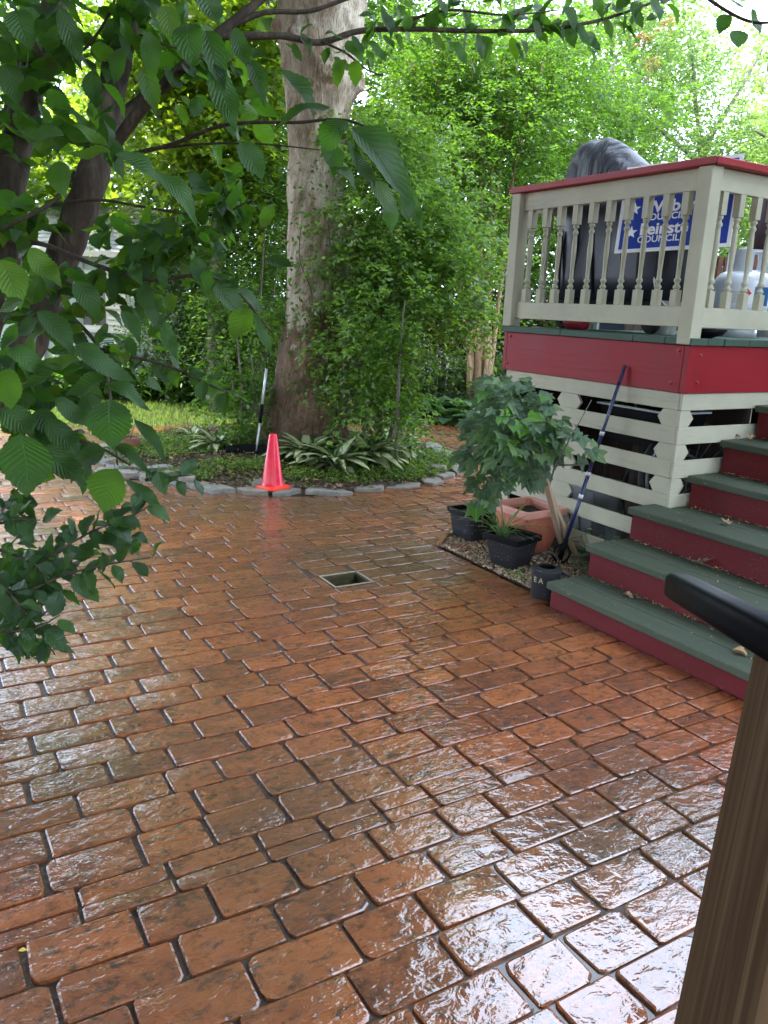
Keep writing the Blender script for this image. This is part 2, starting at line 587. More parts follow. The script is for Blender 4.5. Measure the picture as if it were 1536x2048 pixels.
def mat_vinyl():
    m, nt, out = newmat('grill_cover_vinyl')
    p = objco(nt)
    w = noise(nt, scaled(nt, p, 2.5, 5.5, 2.2), 1.0, 2.5, 0.5, 0.8)
    f = noise(nt, p, 24.0, 4.0)
    finish(nt, out, {'Base Color': ramp(nt, noise(nt, p, 6.0, 5.0), [(0.35, (0.026, 0.027, 0.036)), (0.7, (0.056, 0.057, 0.070))]), 'Roughness': 0.5,
                     'Normal': bump(nt, math_(nt, 'ADD', w, math_(nt, 'MULTIPLY', f, 0.04)), 1.0, 0.12)})
    return m


def mat_timber(name, a, b, c, sc=(1.2, 26, 26)):
    m, nt, out = newmat(name)
    p = objco(nt)
    w = noise(nt, scaled(nt, p, *sc), 1.0, 4.0, 0.55, 1.2)
    g = noise(nt, scaled(nt, p, *[q * 4 for q in sc]), 1.0, 6.0, 0.6)
    col = ramp(nt, w, [(0.32, a), (0.47, b), (0.56, a), (0.70, c)])
    col = mixc(nt, ramp(nt, g, [(0.4, 0.4), (0.6, 0.0)]), col, a)
    finish(nt, out, {'Base Color': col, 'Roughness': 0.8, 'Specular IOR Level': 0.25, 'Normal': bump(nt, math_(nt, 'ADD', w, math_(nt, 'MULTIPLY', g, 0.5)), 0.5, 0.004)})
    return m


MT['brick'] = mat_brick()
MT['joint'] = mat_joint()
MT['plane'] = mat_plane()
MT['soil'] = simple('bare_soil', (0.075, 0.048, 0.030), 0.9, var=0.5, scale=25, bumpy=0.8, bscale=50)
MT['chip'] = simple('bark_mulch', (0.085, 0.048, 0.030), 0.85, var=0.5, scale=3)
MT['stone'] = mat_stone()
MT['pebble'] = leafmat('river_pebble', (0.32, 0.23, 0.14), (0.4, 0.3, 0.2), 0.0, 0.6, 0.9, (1.2, 1.15, 1.1))
MT['cream'] = painted('cream_paint', (0.46, 0.44, 0.32), (0.26, 0.24, 0.19), 0.68, (3, 3, 3), 0.5, (0.30, 0.29, 0.21), 0.56)
MT['creamh'] = painted('cream_paint_board', (0.47, 0.45, 0.33), (0.27, 0.25, 0.19), 0.66, (34, 3, 34), 0.5, (0.30, 0.29, 0.21), 0.56)
MT['creamx'] = painted('cream_paint_crossboard', (0.49, 0.47, 0.345), (0.27, 0.25, 0.19), 0.66, (3, 34, 34), 0.5, (0.32, 0.31, 0.22), 0.56)
MT['red'] = painted('barn_red_paint', (0.27, 0.014, 0.020), (0.40, 0.12, 0.11), 0.655, (30, 3, 30), 0.42)
MT['redx'] = painted('barn_red_crossboard', (0.28, 0.015, 0.021), (0.42, 0.13, 0.11), 0.65, (3, 30, 30), 0.42)
MT['riser'] = painted('speckled_red_riser', (0.125, 0.010, 0.012), (0.30, 0.16, 0.12), 0.69, (30, 3, 30), 0.5, None, 0.6, ((0.40, 0.28, 0.20), 170.0, 0.12))
MT['cap'] = painted('red_cap_paint', (0.33, 0.035, 0.040), (0.40, 0.22, 0.18), 0.67, (30, 3, 30), 0.4)
MT['green'] = painted('moss_green_deck_paint', (0.068, 0.086, 0.056), (0.17, 0.17, 0.12), 0.605, (40, 3, 40), 0.55, (0.050, 0.062, 0.050), 0.5)
MT['greenx'] = painted('moss_green_edge_paint', (0.055, 0.098, 0.068), (0.15, 0.17, 0.13), 0.66, (3, 40, 40), 0.5, (0.06, 0.08, 0.065), 0.55)
MT['blackplastic'] = simple('black_plastic', (0.004, 0.004, 0.005), 0.5, var=0.3, bumpy=0.1, spec=0.12)
MT['vinyl'] = mat_vinyl()
MT['darkvinyl'] = simple('dark_grill_body', (0.016, 0.018, 0.032), 0.38, var=0.25, bumpy=0.1)
MT['terra'] = simple('terracotta_plastic', (0.58, 0.19, 0.115), 0.5, var=0.13, scale=7, bumpy=0.06)
MT['terrarim'] = simple('sun_bleached_terracotta', (0.66, 0.31, 0.235), 0.5, var=0.10, scale=7, bumpy=0.06)
MT['cone'] = simple('neon_cone_vinyl', (0.86, 0.016, 0.050), 0.4, var=0.16, scale=9, bumpy=0.05, coat=0.3)
MT['conebase'] = simple('orange_cone_base', (0.92, 0.050, 0.022), 0.4, var=0.05, scale=5, bumpy=0.05)
MT['stake'] = mat_timber('pale_stake_pine', (0.36, 0.25, 0.155), (0.50, 0.37, 0.25), (0.58, 0.46, 0.33), (26, 26, 1.2))
MT['post'] = mat_timber('weathered_fir', (0.070, 0.035, 0.015), (0.135, 0.074, 0.032), (0.25, 0.155, 0.075), (26, 26, 0.5))
MT['bluepole'] = simple('blue_enamelled_pole', (0.012, 0.018, 0.080), 0.3, var=0.2, scale=30, bumpy=0.05, coat=0.5)
MT['silver'] = simple('silver_tube', (0.62, 0.63, 0.64), 0.35, metal=0.6, var=0.08)
MT['tank'] = simple('white_tank_enamel', (0.66, 0.69, 0.73), 0.3, var=0.06, scale=6, bumpy=0.03, coat=0.4)
MT['signblue'] = simple('sign_blue', (0.016, 0.045, 0.30), 0.45, var=0.03)
MT['signwhite'] = simple('sign_white', (0.80, 0.80, 0.80), 0.45, var=0.02)
MT['signred'] = simple('sign_red', (0.55, 0.025, 0.05), 0.45, var=0.03)
MT['labelblue'] = simple('label_blue', (0.012, 0.11, 0.30), 0.4, var=0.05)
MT['gold'] = simple('faded_gold_lettering', (0.42, 0.34, 0.19), 0.6, var=0.25, scale=60)
MT['potsoil'] = simple('potting_soil', (0.022, 0.016, 0.012), 0.95, var=0.6, scale=60, bumpy=1.0, bscale=90)
MT['olivewood'] = mat_timber('algae_stained_boards', (0.05, 0.042, 0.018), (0.11, 0.095, 0.045), (0.17, 0.15, 0.085), (2, 2, 22))
MT['framewood'] = simple('pale_drain_frame', (0.30, 0.25, 0.17), 0.6, var=0.25, scale=40)
MT['siding'] = painted('sage_siding', (0.42, 0.50, 0.43), (0.34, 0.40, 0.34), 0.7, (30, 30, 3), 0.6)
MT['shedtrim'] = painted('ivory_trim', (0.74, 0.70, 0.58), (0.5, 0.46, 0.38), 0.7, (20, 20, 3), 0.6)
MT['shingle'] = leafmat('bleached_shingle', (0.42, 0.41, 0.40), (0.3, 0.3, 0.3), 0.0, 0.85, 0.35, (1.05, 1.03, 1.0))
MT['fence'] = mat_timber('dark_fence_board', (0.030, 0.020, 0.014), (0.055, 0.038, 0.026), (0.085, 0.062, 0.045), (18, 18, 1))
MT['peach'] = painted('peach_siding', (0.62, 0.42, 0.30), (0.5, 0.34, 0.26), 0.7, (3, 20, 20), 0.6)
MT['pinktrim'] = simple('rose_trim', (0.50, 0.21, 0.22), 0.5)
MT['glass'] = simple('dark_window_glass', (0.03, 0.035, 0.035), 0.08, var=0.1, bumpy=0.0, coat=1.0)
MT['tarp'] = simple('crumpled_grey_tarp', (0.34, 0.33, 0.33), 0.5, var=0.2, scale=9, bumpy=0.6, bscale=16)
MT['purple'] = simple('plum_plastic', (0.075, 0.035, 0.050), 0.5)
MT['brownslat'] = simple('red_brown_slat', (0.24, 0.10, 0.060), 0.6, var=0.2)
MT['grey'] = simple('mid_grey_plastic', (0.30, 0.31, 0.31), 0.5)
MT['tub'] = simple('pale_grey_pot', (0.47, 0.50, 0.48), 0.5)
MT['hose'] = simple('pale_hose', (0.60, 0.60, 0.56), 0.45)
MT['redplastic'] = simple('red_plastic', (0.42, 0.03, 0.05), 0.35)
MT['rubber'] = simple('tyre_rubber', (0.018, 0.018, 0.019), 0.7)
MT['bolt'] = simple('painted_bolt', (0.34, 0.045, 0.052), 0.45)
MT['wateringcan'] = painted('scuffed_black_can', (0.020, 0.021, 0.023), (0.30, 0.30, 0.29), 0.59, (8, 8, 8), 0.5)
MT['blackpot'] = painted('chalky_black_pot', (0.018, 0.018, 0.020), (0.20, 0.19, 0.19), 0.61, (6, 6, 30), 0.5, (0.060, 0.058, 0.062), 0.5)
MT['barkelm'] = barkmat('elm_bark', [(0.3, (0.030, 0.021, 0.013)), (0.5, (0.070, 0.050, 0.032)), (0.7, (0.15, 0.115, 0.078))], (16, 16, 4), depth=0.01)
MT['barkmyrtle'] = barkmat('myrtle_bark', [(0.3, (0.20, 0.115, 0.06)), (0.5, (0.38, 0.25, 0.14)), (0.7, (0.50, 0.37, 0.24))], (14, 14, 1.2), depth=0.01, detail=(50, 50, 5))
MT['barkgrey'] = barkmat('grey_stem_bark', [(0.3, (0.09, 0.075, 0.055)), (0.5, (0.18, 0.155, 0.12)), (0.7, (0.30, 0.27, 0.22))], (20, 20, 5), depth=0.006)
MT['elm'] = leafmat('elm_leaf', (0.030, 0.080, 0.020), (0.115, 0.33, 0.012), 0.44, 0.46, 0.8, (1.5, 1.15, 0.5), veins=True, under=(0.035, 0.088, 0.022), spec=0.45)
MT['sprig'] = leafmat('hibiscus_sprig_leaf', (0.028, 0.078, 0.022), (0.09, 0.26, 0.014), 0.36, 0.34, 0.6, (1.3, 1.15, 0.7), veins=True, spec=0.6)
MT['bgbright'] = leafmat('backlit_maple_leaf', (0.075, 0.145, 0.016), (0.36, 0.55, 0.04), 0.52, 0.45, 0.6, (1.35, 1.12, 0.6))
MT['bgmid'] = leafmat('garden_shrub_leaf', (0.055, 0.125, 0.022), (0.19, 0.40, 0.035), 0.44, 0.42, 0.7, (1.35, 1.12, 0.6))
MT['bgdark'] = leafmat('evergreen_leaf', (0.036, 0.082, 0.022), (0.10, 0.22, 0.030), 0.34, 0.5, 0.6)
MT['shrubleaf'] = leafmat('arching_shrub_leaf', (0.085, 0.170, 0.040), (0.24, 0.46, 0.05), 0.45, 0.42, 0.7, (1.3, 1.1, 0.7))
MT['planeleaf'] = leafmat('plane_leaf', (0.040, 0.090, 0.024), (0.10, 0.22, 0.03), 0.30, 0.5, 0.5)
MT['bgpale'] = leafmat('pale_locust_leaf', (0.105, 0.180, 0.055), (0.36, 0.58, 0.13), 0.48, 0.45, 0.6, (1.3, 1.1, 0.7))
MT['bgorange'] = leafmat('withered_spray', (0.36, 0.20, 0.07), (0.5, 0.26, 0.08), 0.4, 0.6, 0.5)
MT['hostavar'] = leafmat('variegated_hosta_leaf', (0.035, 0.095, 0.026), (0.10, 0.25, 0.04), 0.25, 0.40, 0.4, stripe=(0.62, 0.64, 0.36))
MT['hosta'] = leafmat('green_hosta_leaf', (0.050, 0.115, 0.050), (0.13, 0.28, 0.06), 0.28, 0.42, 0.5, (1.2, 1.1, 0.8), veins=True)
MT['vine'] = leafmat('potted_vine_leaf', (0.105, 0.175, 0.095), (0.16, 0.33, 0.08), 0.30, 0.55, 0.5, (1.2, 1.15, 0.7), veins=True)
MT['vinebright'] = leafmat('young_vine_leaf', (0.085, 0.24, 0.030), (0.2, 0.5, 0.04), 0.35, 0.42, 0.4, veins=True)
MT['chive'] = leafmat('chive_blade', (0.09, 0.17, 0.055), (0.2, 0.35, 0.1), 0.3, 0.45, 0.6)
MT['cover'] = leafmat('groundcover_leaf', (0.085, 0.165, 0.028), (0.26, 0.44, 0.05), 0.4, 0.5, 0.8, (1.5, 1.15, 0.6))
MT['grass'] = leafmat('lawn_blade', (0.12, 0.20, 0.050), (0.34, 0.52, 0.10), 0.45, 0.5, 0.6)
MT['deadleaf'] = leafmat('dry_leaf', (0.40, 0.27, 0.145), (0.4, 0.25, 0.1), 0.15, 0.7, 0.4, veins=True)
MT['litter'] = leafmat('leaf_litter', (0.24, 0.15, 0.080), (0.25, 0.15, 0.07), 0.1, 0.8, 1.2, (1.3, 1.2, 1.1))
MT['crumb'] = leafmat('pollen_crumb', (0.44, 0.35, 0.23), (0.3, 0.2, 0.1), 0.05, 0.8, 0.7)
MT['yellowleaf'] = leafmat('yellow_leaf', (0.75, 0.52, 0.12), (0.6, 0.4, 0.1), 0.2, 0.5, 0.2)
MT['whiteflower'] = leafmat('pale_flower', (0.66, 0.60, 0.70), (0.5, 0.45, 0.5), 0.25, 0.6, 0.3, (1, 1, 1))
MT['rim'] = simple('dull_steel_rim', (0.35, 0.35, 0.36), 0.4, metal=0.5)


# ------------------------------------------------------------------ ground, lawn, patio
rng = np.random.default_rng(11)
mb = MB()
mb.add([(-250, -250, -0.07), (250, -250, -0.07), (250, 250, -0.07), (-250, 250, -0.07)], [(0, 1, 2, 3)])
tag(mb.build('ground', MT['soil']), kind='structure')


def far_edge(x):                       # back edge of the paved path behind the bed
    return 9.95 - 0.2 * (x - 2.7)


DRAIN = (2.005, 3.825, 2.245, 4.025)   # x0, y0, x1, y1 of the open drain box
patio_poly = [(-2.6, -1.2), (2.965, -1.2), (2.965, 3.10), (3.012, 3.12), (3.012, 4.252), (3.16, 4.40), (3.32, 4.53), (3.62, 4.80), (9.0, 4.80), (9.0, far_edge(9.0)), (-2.6, far_edge(-2.6))]


def inside(x, y, poly=patio_poly):
    c = False
    j = len(poly) - 1
    for i in range(len(poly)):
        xi, yi = poly[i]
        xj, yj = poly[j]
        if (yi > y) != (yj > y) and x < (xj - xi) * (y - yi) / (yj - yi) + xi:
            c = not c
        j = i
    return c


patio = thing('patio', None, None)
patio['kind'] = 'structure'
# the joint sheet, cut round the drain box
x0, y0, x1, y1 = DRAIN
ys = [-1.2, y0, y1, 4.252]
mb = MB()


def sheet(mb, poly, z):
    mb.add([(a, b, z) for a, b in poly], [tuple(range(len(poly)))])


ZJ = -0.010
sheet(mb, [(-2.6, -1.2), (2.965, -1.2), (2.965, y0), (-2.6, y0)], ZJ)
sheet(mb, [(-2.6, y0), (x0, y0), (x0, y1), (-2.6, y1)], ZJ)
sheet(mb, [(x1, y0), (3.012, y0), (3.012, y1), (x1, y1)], ZJ)
sheet(mb, [(-2.6, y1), (3.012, y1), (3.012, 4.252), (3.16, 4.40), (3.32, 4.53), (3.62, 4.80), (3.62, far_edge(3.62)), (-2.6, far_edge(-2.6))], ZJ)
sheet(mb, [(3.62, 4.80), (9, 4.80), (9, far_edge(9)), (3.62, far_edge(3.62))], ZJ)
mb.build('joint_bed', MT['joint'], patio)


def brick_shape(seed, w=0.228, d=0.136, z=0.013):
    """a rounded, slightly uneven cobble face: bevel skirt plus domed top"""
    r = random.Random(seed)
    rad = [r.choice((0.008, 0.011, 0.015, 0.022, 0.030)) for _ in range(4)]
    rings = []
    jit = [(r.uniform(-.0026, .0026), r.uniform(-.0026, .0026)) for _ in range(16)]
    hz = [0.0] * 16
    for inset, zz in ((0.0, ZJ - 0.004), (0.0015, ZJ + 0.008), (0.0065, 0.0)):
        ring, i = [], 0
        for k, (sx, sy) in enumerate(((1, 1), (-1, 1), (-1, -1), (1, -1))):
            rr = max(rad[k] - inset * 0.4, 0.006)
            cx, cy = sx * (w / 2 - inset - rr), sy * (d / 2 - inset - rr)
            for j in range(4):
                a = (k * 90 + j * 30) * math.pi / 180
                ring.append((cx + rr * math.cos(a) + jit[i][0], cy + rr * math.sin(a) + jit[i][1], zz + (hz[i] if inset > 0.005 else 0)))
                i += 1
        rings.append(ring)
    return rings


def brick_mesh(seed):
    mb = MB()
    rings = brick_shape(seed)
    mb.loft(rings, cap0=False)
    return mb


BR_MB = [brick_mesh(s) for s in range(20)]
BR_ME = [b.mesh('brick', MT['brick'], True) for b in BR_MB]
for me in BR_ME:
    me.set_sharp_from_angle(angle=R(18))
SAW = 1.896


def cut_rect(rc, hole):
    a0, b0, a1, b1 = rc
    h0, k0, h1, k1 = hole
    if a1 <= h0 or a0 >= h1 or b1 <= k0 or b0 >= k1:
        return [rc]
    out = []
    if a0 < h0:
        out.append((a0, b0, h0, b1))
    if a1 > h1:
        out.append((h1, b0, a1, b1))
    m0, m1 = max(a0, h0), min(a1, h1)
    if b0 < k0:
        out.append((m0, b0, m1, k0))
    if b1 > k1:
        out.append((m0, k1, m1, b1))
    return [q for q in out if q[2] - q[0] > 0.035 and q[3] - q[1] > 0.03]


rects = []
rb = random.Random(5)
yrow = -0.85
row = 0
while yrow < 10.6:
    pitch = rb.uniform(0.140, 0.156)
    if 1.78 < yrow + pitch / 2 < 1.93:
        pitch = 0.142
    x = -2.4 + rb.uniform(-0.2, 0)
    while x < 8.8:
        L = rb.choice((0.19, 0.205, 0.235, 0.25, 0.26, 0.275)) + rb.uniform(-0.012, 0.012)
        gx, gy = rb.uniform(0.0025, 0.0080), rb.uniform(0.0004, 0.0032)
        rc = [x + gx, yrow + gy, x + L - gx, yrow + pitch - gy]
        # rows stop at the line of the lowest step and of the gravel, and start afresh beyond that seam
        sm = 3.010 if yrow > 3.05 else 2.958
        if rc[0] < sm < rc[2]:
            if sm - rc[0] > 0.07 or not rects:
                rects.append((rc[0], rc[1], sm, rc[3], row))
            else:
                rects[-1] = (*rects[-1][:2], sm, *rects[-1][3:])
            rc[0] = sm + 0.006
        x += L
        if rc[2] - rc[0] < 0.04:
            continue
        rects.append((*rc, row))
    yrow += pitch
    row += 1

cells = []
for (a0, b0, a1, b1, row) in rects:
    parts_ = [(a0, b0, a1, b1)]
    if b0 < SAW - 0.02 and b1 > SAW + 0.02:
        parts_ = [(a0, b0, a1, SAW - 0.0018), (a0, SAW + 0.0018, a1, b1)]
    hole = (x0 - 0.016, y0 - 0.016, x1 + 0.016, y1 + 0.016)
    for rc in parts_:
        for q in cut_rect(rc, hole):
            cx, cy = (q[0] + q[2]) / 2, (q[1] + q[3]) / 2
            if not inside(cx, cy):
                continue
            if math.hypot(cx - BED_C[0], cy - BED_C[1]) < BED_R - 0.02:
                continue
            X, Y, dd = project((cx, cy, 0))
            if dd < 0.4:
                if cy < -0.4 or cx < -0.6:
                    continue
                size = 0
            elif not (-160 < X < 1700 and 500 < Y < 2240):
                continue
            else:
                size = (q[2] - q[0]) * (q[3] - q[1]) / dd ** 3
                if not (-10 < X < 1500 and Y < 2060):
                    size *= 0.2
            cells.append((size, q))
cells.sort(key=lambda t: -t[0])
far_b = MB()
for i, (size, q) in enumerate(cells):
    a0, b0, a1, b1 = q
    k = rb.randrange(20)
    sx, sy = (a1 - a0) / 0.228, (b1 - b0) / 0.136
    tx, ty = rb.gauss(0, 0.007), rb.gauss(0, 0.009)
    dz = rb.uniform(-0.002, 0.002)
    flip = math.pi if rb.random() < 0.5 else 0
    Mx = Matrix.Translation(((a0 + a1) / 2, (b0 + b1) / 2, dz)) @ Euler((tx, ty, flip)).to_matrix().to_4x4() @ Matrix.Diagonal((sx, sy, 1, 1))
    if i < 296:
        o = link('brick', BR_ME[k], patio)
        o.matrix_basis = Mx
    else:
        m = np.array(Mx)
        V = np.concatenate(BR_MB[k].v)
        far_b.add(V @ m[:3, :3].T + m[:3, 3], BR_MB[k].f)
o = far_b.build('paving_bricks', MT['brick'], patio, auto=18)
o['kind'] = 'stuff'

# the open drain box
dr = thing('drain_box', 'open square wooden drain box let into the wet brick paving', 'drain', ((x0 + x1) / 2, (y0 + y1) / 2, 0))
hx, hy = (x1 - x0) / 2, (y1 - y0) / 2
for nm, lo, hi in (('side_board', (-hx, -hy, -0.16), (-hx + 0.012, hy, -0.004)), ('side_board', (hx - 0.012, -hy, -0.16), (hx, hy, -0.004)),
                   ('side_board', (-hx + 0.0125, -hy, -0.16), (hx - 0.0125, -hy + 0.012, -0.004)), ('side_board', (-hx + 0.0125, hy - 0.012, -0.16), (hx - 0.0125, hy, -0.004))):
    MB().box(lo, hi).build(nm, MT['olivewood'], dr)
for lo, hi in (((-hx - .008, -hy - .008, -.003), (hx + .008, -hy + .003, .004)), ((-hx - .008, hy - .003, -.003), (hx + .008, hy + .008, .004)),
               ((-hx - .008, -hy + .0035, -.003), (-hx + .003, hy - .0035, .004)), ((hx - .003, -hy + .0035, -.003), (hx + .008, hy - .0035, .004))):
    MB().box(lo, hi).build('rim_strip', MT['framewood'], dr, bevel=0.002)
MB().box((-hx + .013, -hy + .013, -0.165), (hx - .013, hy - .013, -0.150)).build('bottom', MT['potsoil'], dr)

# ---- the planting bed: soil mound, stone edging, mulch, ground cover
mb = MB()
nr, na = 14, 56
V = [(BED_C[0], BED_C[1], mound(*BED_C))]
for i in range(1, nr + 1):
    r = BED_R * i / nr
    for k in range(na):
        a = 2 * math.pi * k / na
        x, y = BED_C[0] + r * math.cos(a), BED_C[1] + r * math.sin(a)
        V.append((x, y, (mound(x, y) if i < nr else -0.03) + rnd.uniform(-.006, .006)))
Fm = [(0, 1 + k, 1 + (k + 1) % na) for k in range(na)]
for i in range(nr - 1):
    for k in range(na):
        a, b = 1 + i * na + k, 1 + i * na + (k + 1) % na
        Fm.append((a, a + na, b + na, b))
mb.add(V, Fm)
tag(mb.build('bed_soil', MT['soil'], smooth=True), kind='structure')

edging = thing('bed_edging', 'low ring of grey slate slabs edging the round tree bed', 'stone edging', (BED_C[0], BED_C[1], 0))
rs = random.Random(21)


def slab(cx, cy, w, d, h, rot, tilt, z=0.0):
    """a split flagstone: straight broken edges, flat top, ragged side"""
    n = rs.randint(5, 7)
    th = sorted((k + rs.uniform(-.34, .34)) * 2 * math.pi / n for k in range(n))
    P = []
    for a in th:
        s = 1 / max(abs(math.cos(a)), abs(math.sin(a))) ** 0.9
        P.append((w / 2 * s * math.cos(a) * rs.uniform(.82, 1.05), d / 2 * s * math.sin(a) * rs.uniform(.82, 1.05)))
    Q = []
    for k in range(n):                                  # break each edge once
        p, q = P[k], P[(k + 1) % n]
        Q += [p, ((p[0] + q[0]) / 2 + rs.uniform(-.012, .012), (p[1] + q[1]) / 2 + rs.uniform(-.012, .012))]
    b = MB()
    b.loft([[(x * 0.99, y * 0.98, 0) for x, y in Q], [(x + rs.uniform(-.004, .004), y + rs.uniform(-.004, .004), h * .5) for x, y in Q], [(x * .985, y * .98, h + rs.uniform(-.003, .003)) for x, y in Q]])
    o = b.build('stone', MT['stone'], edging, bevel=0.004)
    o.location = (cx - BED_C[0], cy - BED_C[1], z)
    o.rotation_euler = (tilt[0], tilt[1], rot)


a = 150.0
while a < 345:                                        # the front arc of the ring
    w = rs.uniform(0.24, 0.56)
    da = math.degrees(w / BED_R)
    am = R(a + da / 2)
    r = BED_R + rs.uniform(-0.05, 0.02)
    d = rs.uniform(0.15, 0.30)
    slab(BED_C[0] + r * math.cos(am), BED_C[1] + r * math.sin(am), w * 1.02, d, rs.uniform(0.028, 0.055), am + math.pi / 2 + rs.uniform(-.22, .22), (rs.uniform(-.09, .03), rs.uniform(-.05, .05)), -0.012)
    if rs.random() < 0.55:
        r2 = r - d * 0.7
        slab(BED_C[0] + r2 * math.cos(am + .06), BED_C[1] + r2 * math.sin(am + .06), w * 0.9, d, 0.05, am + math.pi / 2 + rs.uniform(-.3, .3), (rs.uniform(-.1, .1), rs.uniform(-.1, .1)), 0.03)
    a += da * 1.0
for px, py in ((205, 952), (262, 940), (300, 962), (235, 925)):
    p = gz(px, py, 0.0)
    slab(p[0], p[1], rs.uniform(.24, .36), rs.uniform(.14, .2), rs.uniform(.04, .06), rs.uniform(0, 3), (rs.uniform(-.08, .08), rs.uniform(-.08, .08)), -0.004)


def disc_pts(n, rmin, rmax, mask=None):
    out = []
    while len(out) < n:
        r = math.sqrt(rng.random()) * rmax
        if r < rmin:
            continue
        t = rng.random() * 2 * math.pi
        x, y = BED_C[0] + r * math.cos(t), BED_C[1] + r * math.sin(t)
        if mask is None or rng.random() < mask(x, y):
            out.append((x, y, mound(x, y)))
    return np.array(out)


def stuff_cards(name, P, L, W, mat, flat=0.35, lift=0.004, fold=0.18, parent=None):
    n = len(P)
    A = rng.normal(size=(n, 3)) * np.array([1, 1, flat])
    N = rng.normal(size=(n, 3)) * 0.35 + np.array([0, 0, 1.0])
    sc = 0.6 + 0.8 * rng.random(n)
    P = P + np.array([0, 0, lift]) + np.abs(rng.normal(size=(n, 1))) * np.array([0, 0, lift])
    V, Fc = leaf_cards(P, A, N, L * sc, W * sc, fold)
    o = link(name, fast_mesh(name, V, Fc, mat), parent)
    o['kind'] = 'stuff'
    return o


stuff_cards('mulch', disc_pts(9000, 0, BED_R * 0.97), 0.055, 0.016, MT['chip'], lift=0.006)
stuff_cards('leaf_litter', disc_pts(1500, 0, BED_R * 0.99), 0.06, 0.035, MT['litter'], lift=0.008)


def cover_mask(x, y):
    X, Y, d = project((x, y, mound(x, y)))
    m = 0.06
    for cx, cy, rx, ry in ((330, 895, 110, 26), (900, 925, 95, 28), (800, 945, 130, 22), (700, 955, 90, 16), (600, 950, 40, 18), (360, 955, 90, 14), (480, 935, 120, 14)):
        m = max(m, 1.0 - ((X - cx) / rx) ** 2 - ((Y - cy) / ry) ** 2)
    return min(max(m, 0.03), 1)


P = disc_pts(15000, 0.3, BED_R * 0.98, cover_mask)
P[:, 2] += rng.random(len(P)) ** 2 * 0.035
stuff_cards('groundcover', P, 0.028, 0.02, MT['cover'], flat=0.5, lift=0.01)

# ---- gravel strip by the deck
grav = [(3.012, 2.9), (3.71, 2.9), (3.71, 4.88), (3.62, 4.79), (3.32, 4.52), (3.16, 4.39), (3.016, 4.25)]
mb = MB()
sheet(mb, grav, 0.006)
tag(mb.build('gravel_bed', MT['soil']), kind='structure')
pts = []
while len(pts) < 5200:
    x, y = rng.uniform(3.02, 3.72), rng.uniform(3.0, 4.85)
    if inside(x, y, grav):
        pts.append((x, y, 0.010 + rng.uniform(0, 0.012)))
pts = np.array(pts)
ico = np.array([(1, 0, 0), (-1, 0, 0), (0, 1, 0), (0, -1, 0), (0, 0, 1), (0, 0, -1)], float)
icf = np.array([(0, 2, 4), (2, 1, 4), (1, 3, 4), (3, 0, 4), (2, 0, 5), (1, 2, 5), (3, 1, 5), (0, 3, 5)])
sz = rng.uniform(0.006, 0.014, (len(pts), 1, 1)) * rng.uniform(0.7, 1.2, (len(pts), 6, 1)) * np.array([1, 1, 0.7])
th = rng.uniform(0, 6.28, len(pts))
rot = np.stack([np.stack([np.cos(th), -np.sin(th), 0 * th], 1), np.stack([np.sin(th), np.cos(th), 0 * th], 1), np.stack([0 * th, 0 * th, 1 + 0 * th], 1)], 1)
V = pts[:, None, :] + np.einsum('nij,nkj->nki', rot, ico[None] * sz)
Fc = (icf[None] + (np.arange(len(pts)) * 6)[:, None, None]).reshape(-1, 3)
me = fast_mesh('gravel', V.reshape(-1, 3), Fc, MT['pebble'])
me.shade_smooth()
link('gravel', me)['kind'] = 'stuff'
kerb = [(3.02, 4.268), (3.17, 4.415), (3.33, 4.545)]
for i, (p, q) in enumerate(zip(kerb[:-1], kerb[1:])):
    o = MB().box((0.004, -0.02, -0.02), (math.dist(p, q) - 0.004, 0.02, 0.035)).build('edging_brick', MT['brick'], patio, bevel=0.006)
    o.location = (p[0], p[1], 0)
    o.rotation_euler = (0, 0, math.atan2(q[1] - p[1], q[0] - p[0]))
o = MB().box((3.03, 4.06, 0.0), (3.19, 4.22, 0.022)).build('edging_brick', MT['brick'], patio, bevel=0.008)

# ---- lawn behind the path
lawn_poly = [(-6, far_edge(-6)), (7.4, far_edge(7.4)), (7.4, far_edge(7.4) + 0.3), (4.0, far_edge(4) + 0.5), (3.4, 13.0), (-6, 15.0)]
mb = MB()
sheet(mb, lawn_poly, -0.02)
tag(mb.build('lawn', MT['soil']), kind='structure')
pts = []
while len(pts) < 26000:
    x, y = rng.uniform(-4, 7.4), rng.uniform(8.4, 13.6)
    if inside(x, y, lawn_poly):
        pts.append((x, y, -0.02))
pts = np.array(pts)
n = len(pts)
A = rng.normal(size=(n, 3)) * 0.35 + np.array([0, 0, 1.0])
V, Fc = leaf_cards(pts, A, rng.normal(size=(n, 3)), rng.uniform(0.05, 0.11, n), rng.uniform(0.008, 0.014, n), 0.1)
link('grass', fast_mesh('grass', V, Fc, MT['grass']))['kind'] = 'stuff'


# ------------------------------------------------------------------ the raised deck
DX, DY, DY1, DX1 = 3.706, 3.0, 4.61, 6.6         # front-left face x, right face y, far side y, end x
deck = thing('wooden_deck', 'raised wooden deck with red skirt, cream spindle railing and slatted base', 'deck', (0, 0, 0))


def P_(name, lo, hi, m, parent=deck, bevel=0.003, rot=None, org=None):
    return MB().box(lo, hi, rot, org).build(name, MT[m], parent, bevel=bevel)


# skirt boards and bolts
P_('skirt_board', (DX, DY + 0.0385, 1.165), (DX + 0.038, DY1 - 0.0385, 1.427), 'red')
P_('skirt_board', (DX, DY, 1.165), (DX1, DY + 0.0375, 1.427), 'redx')
P_('skirt_board', (DX, DY1 - 0.0375, 1.165), (DX1, DY1, 1.427), 'redx')


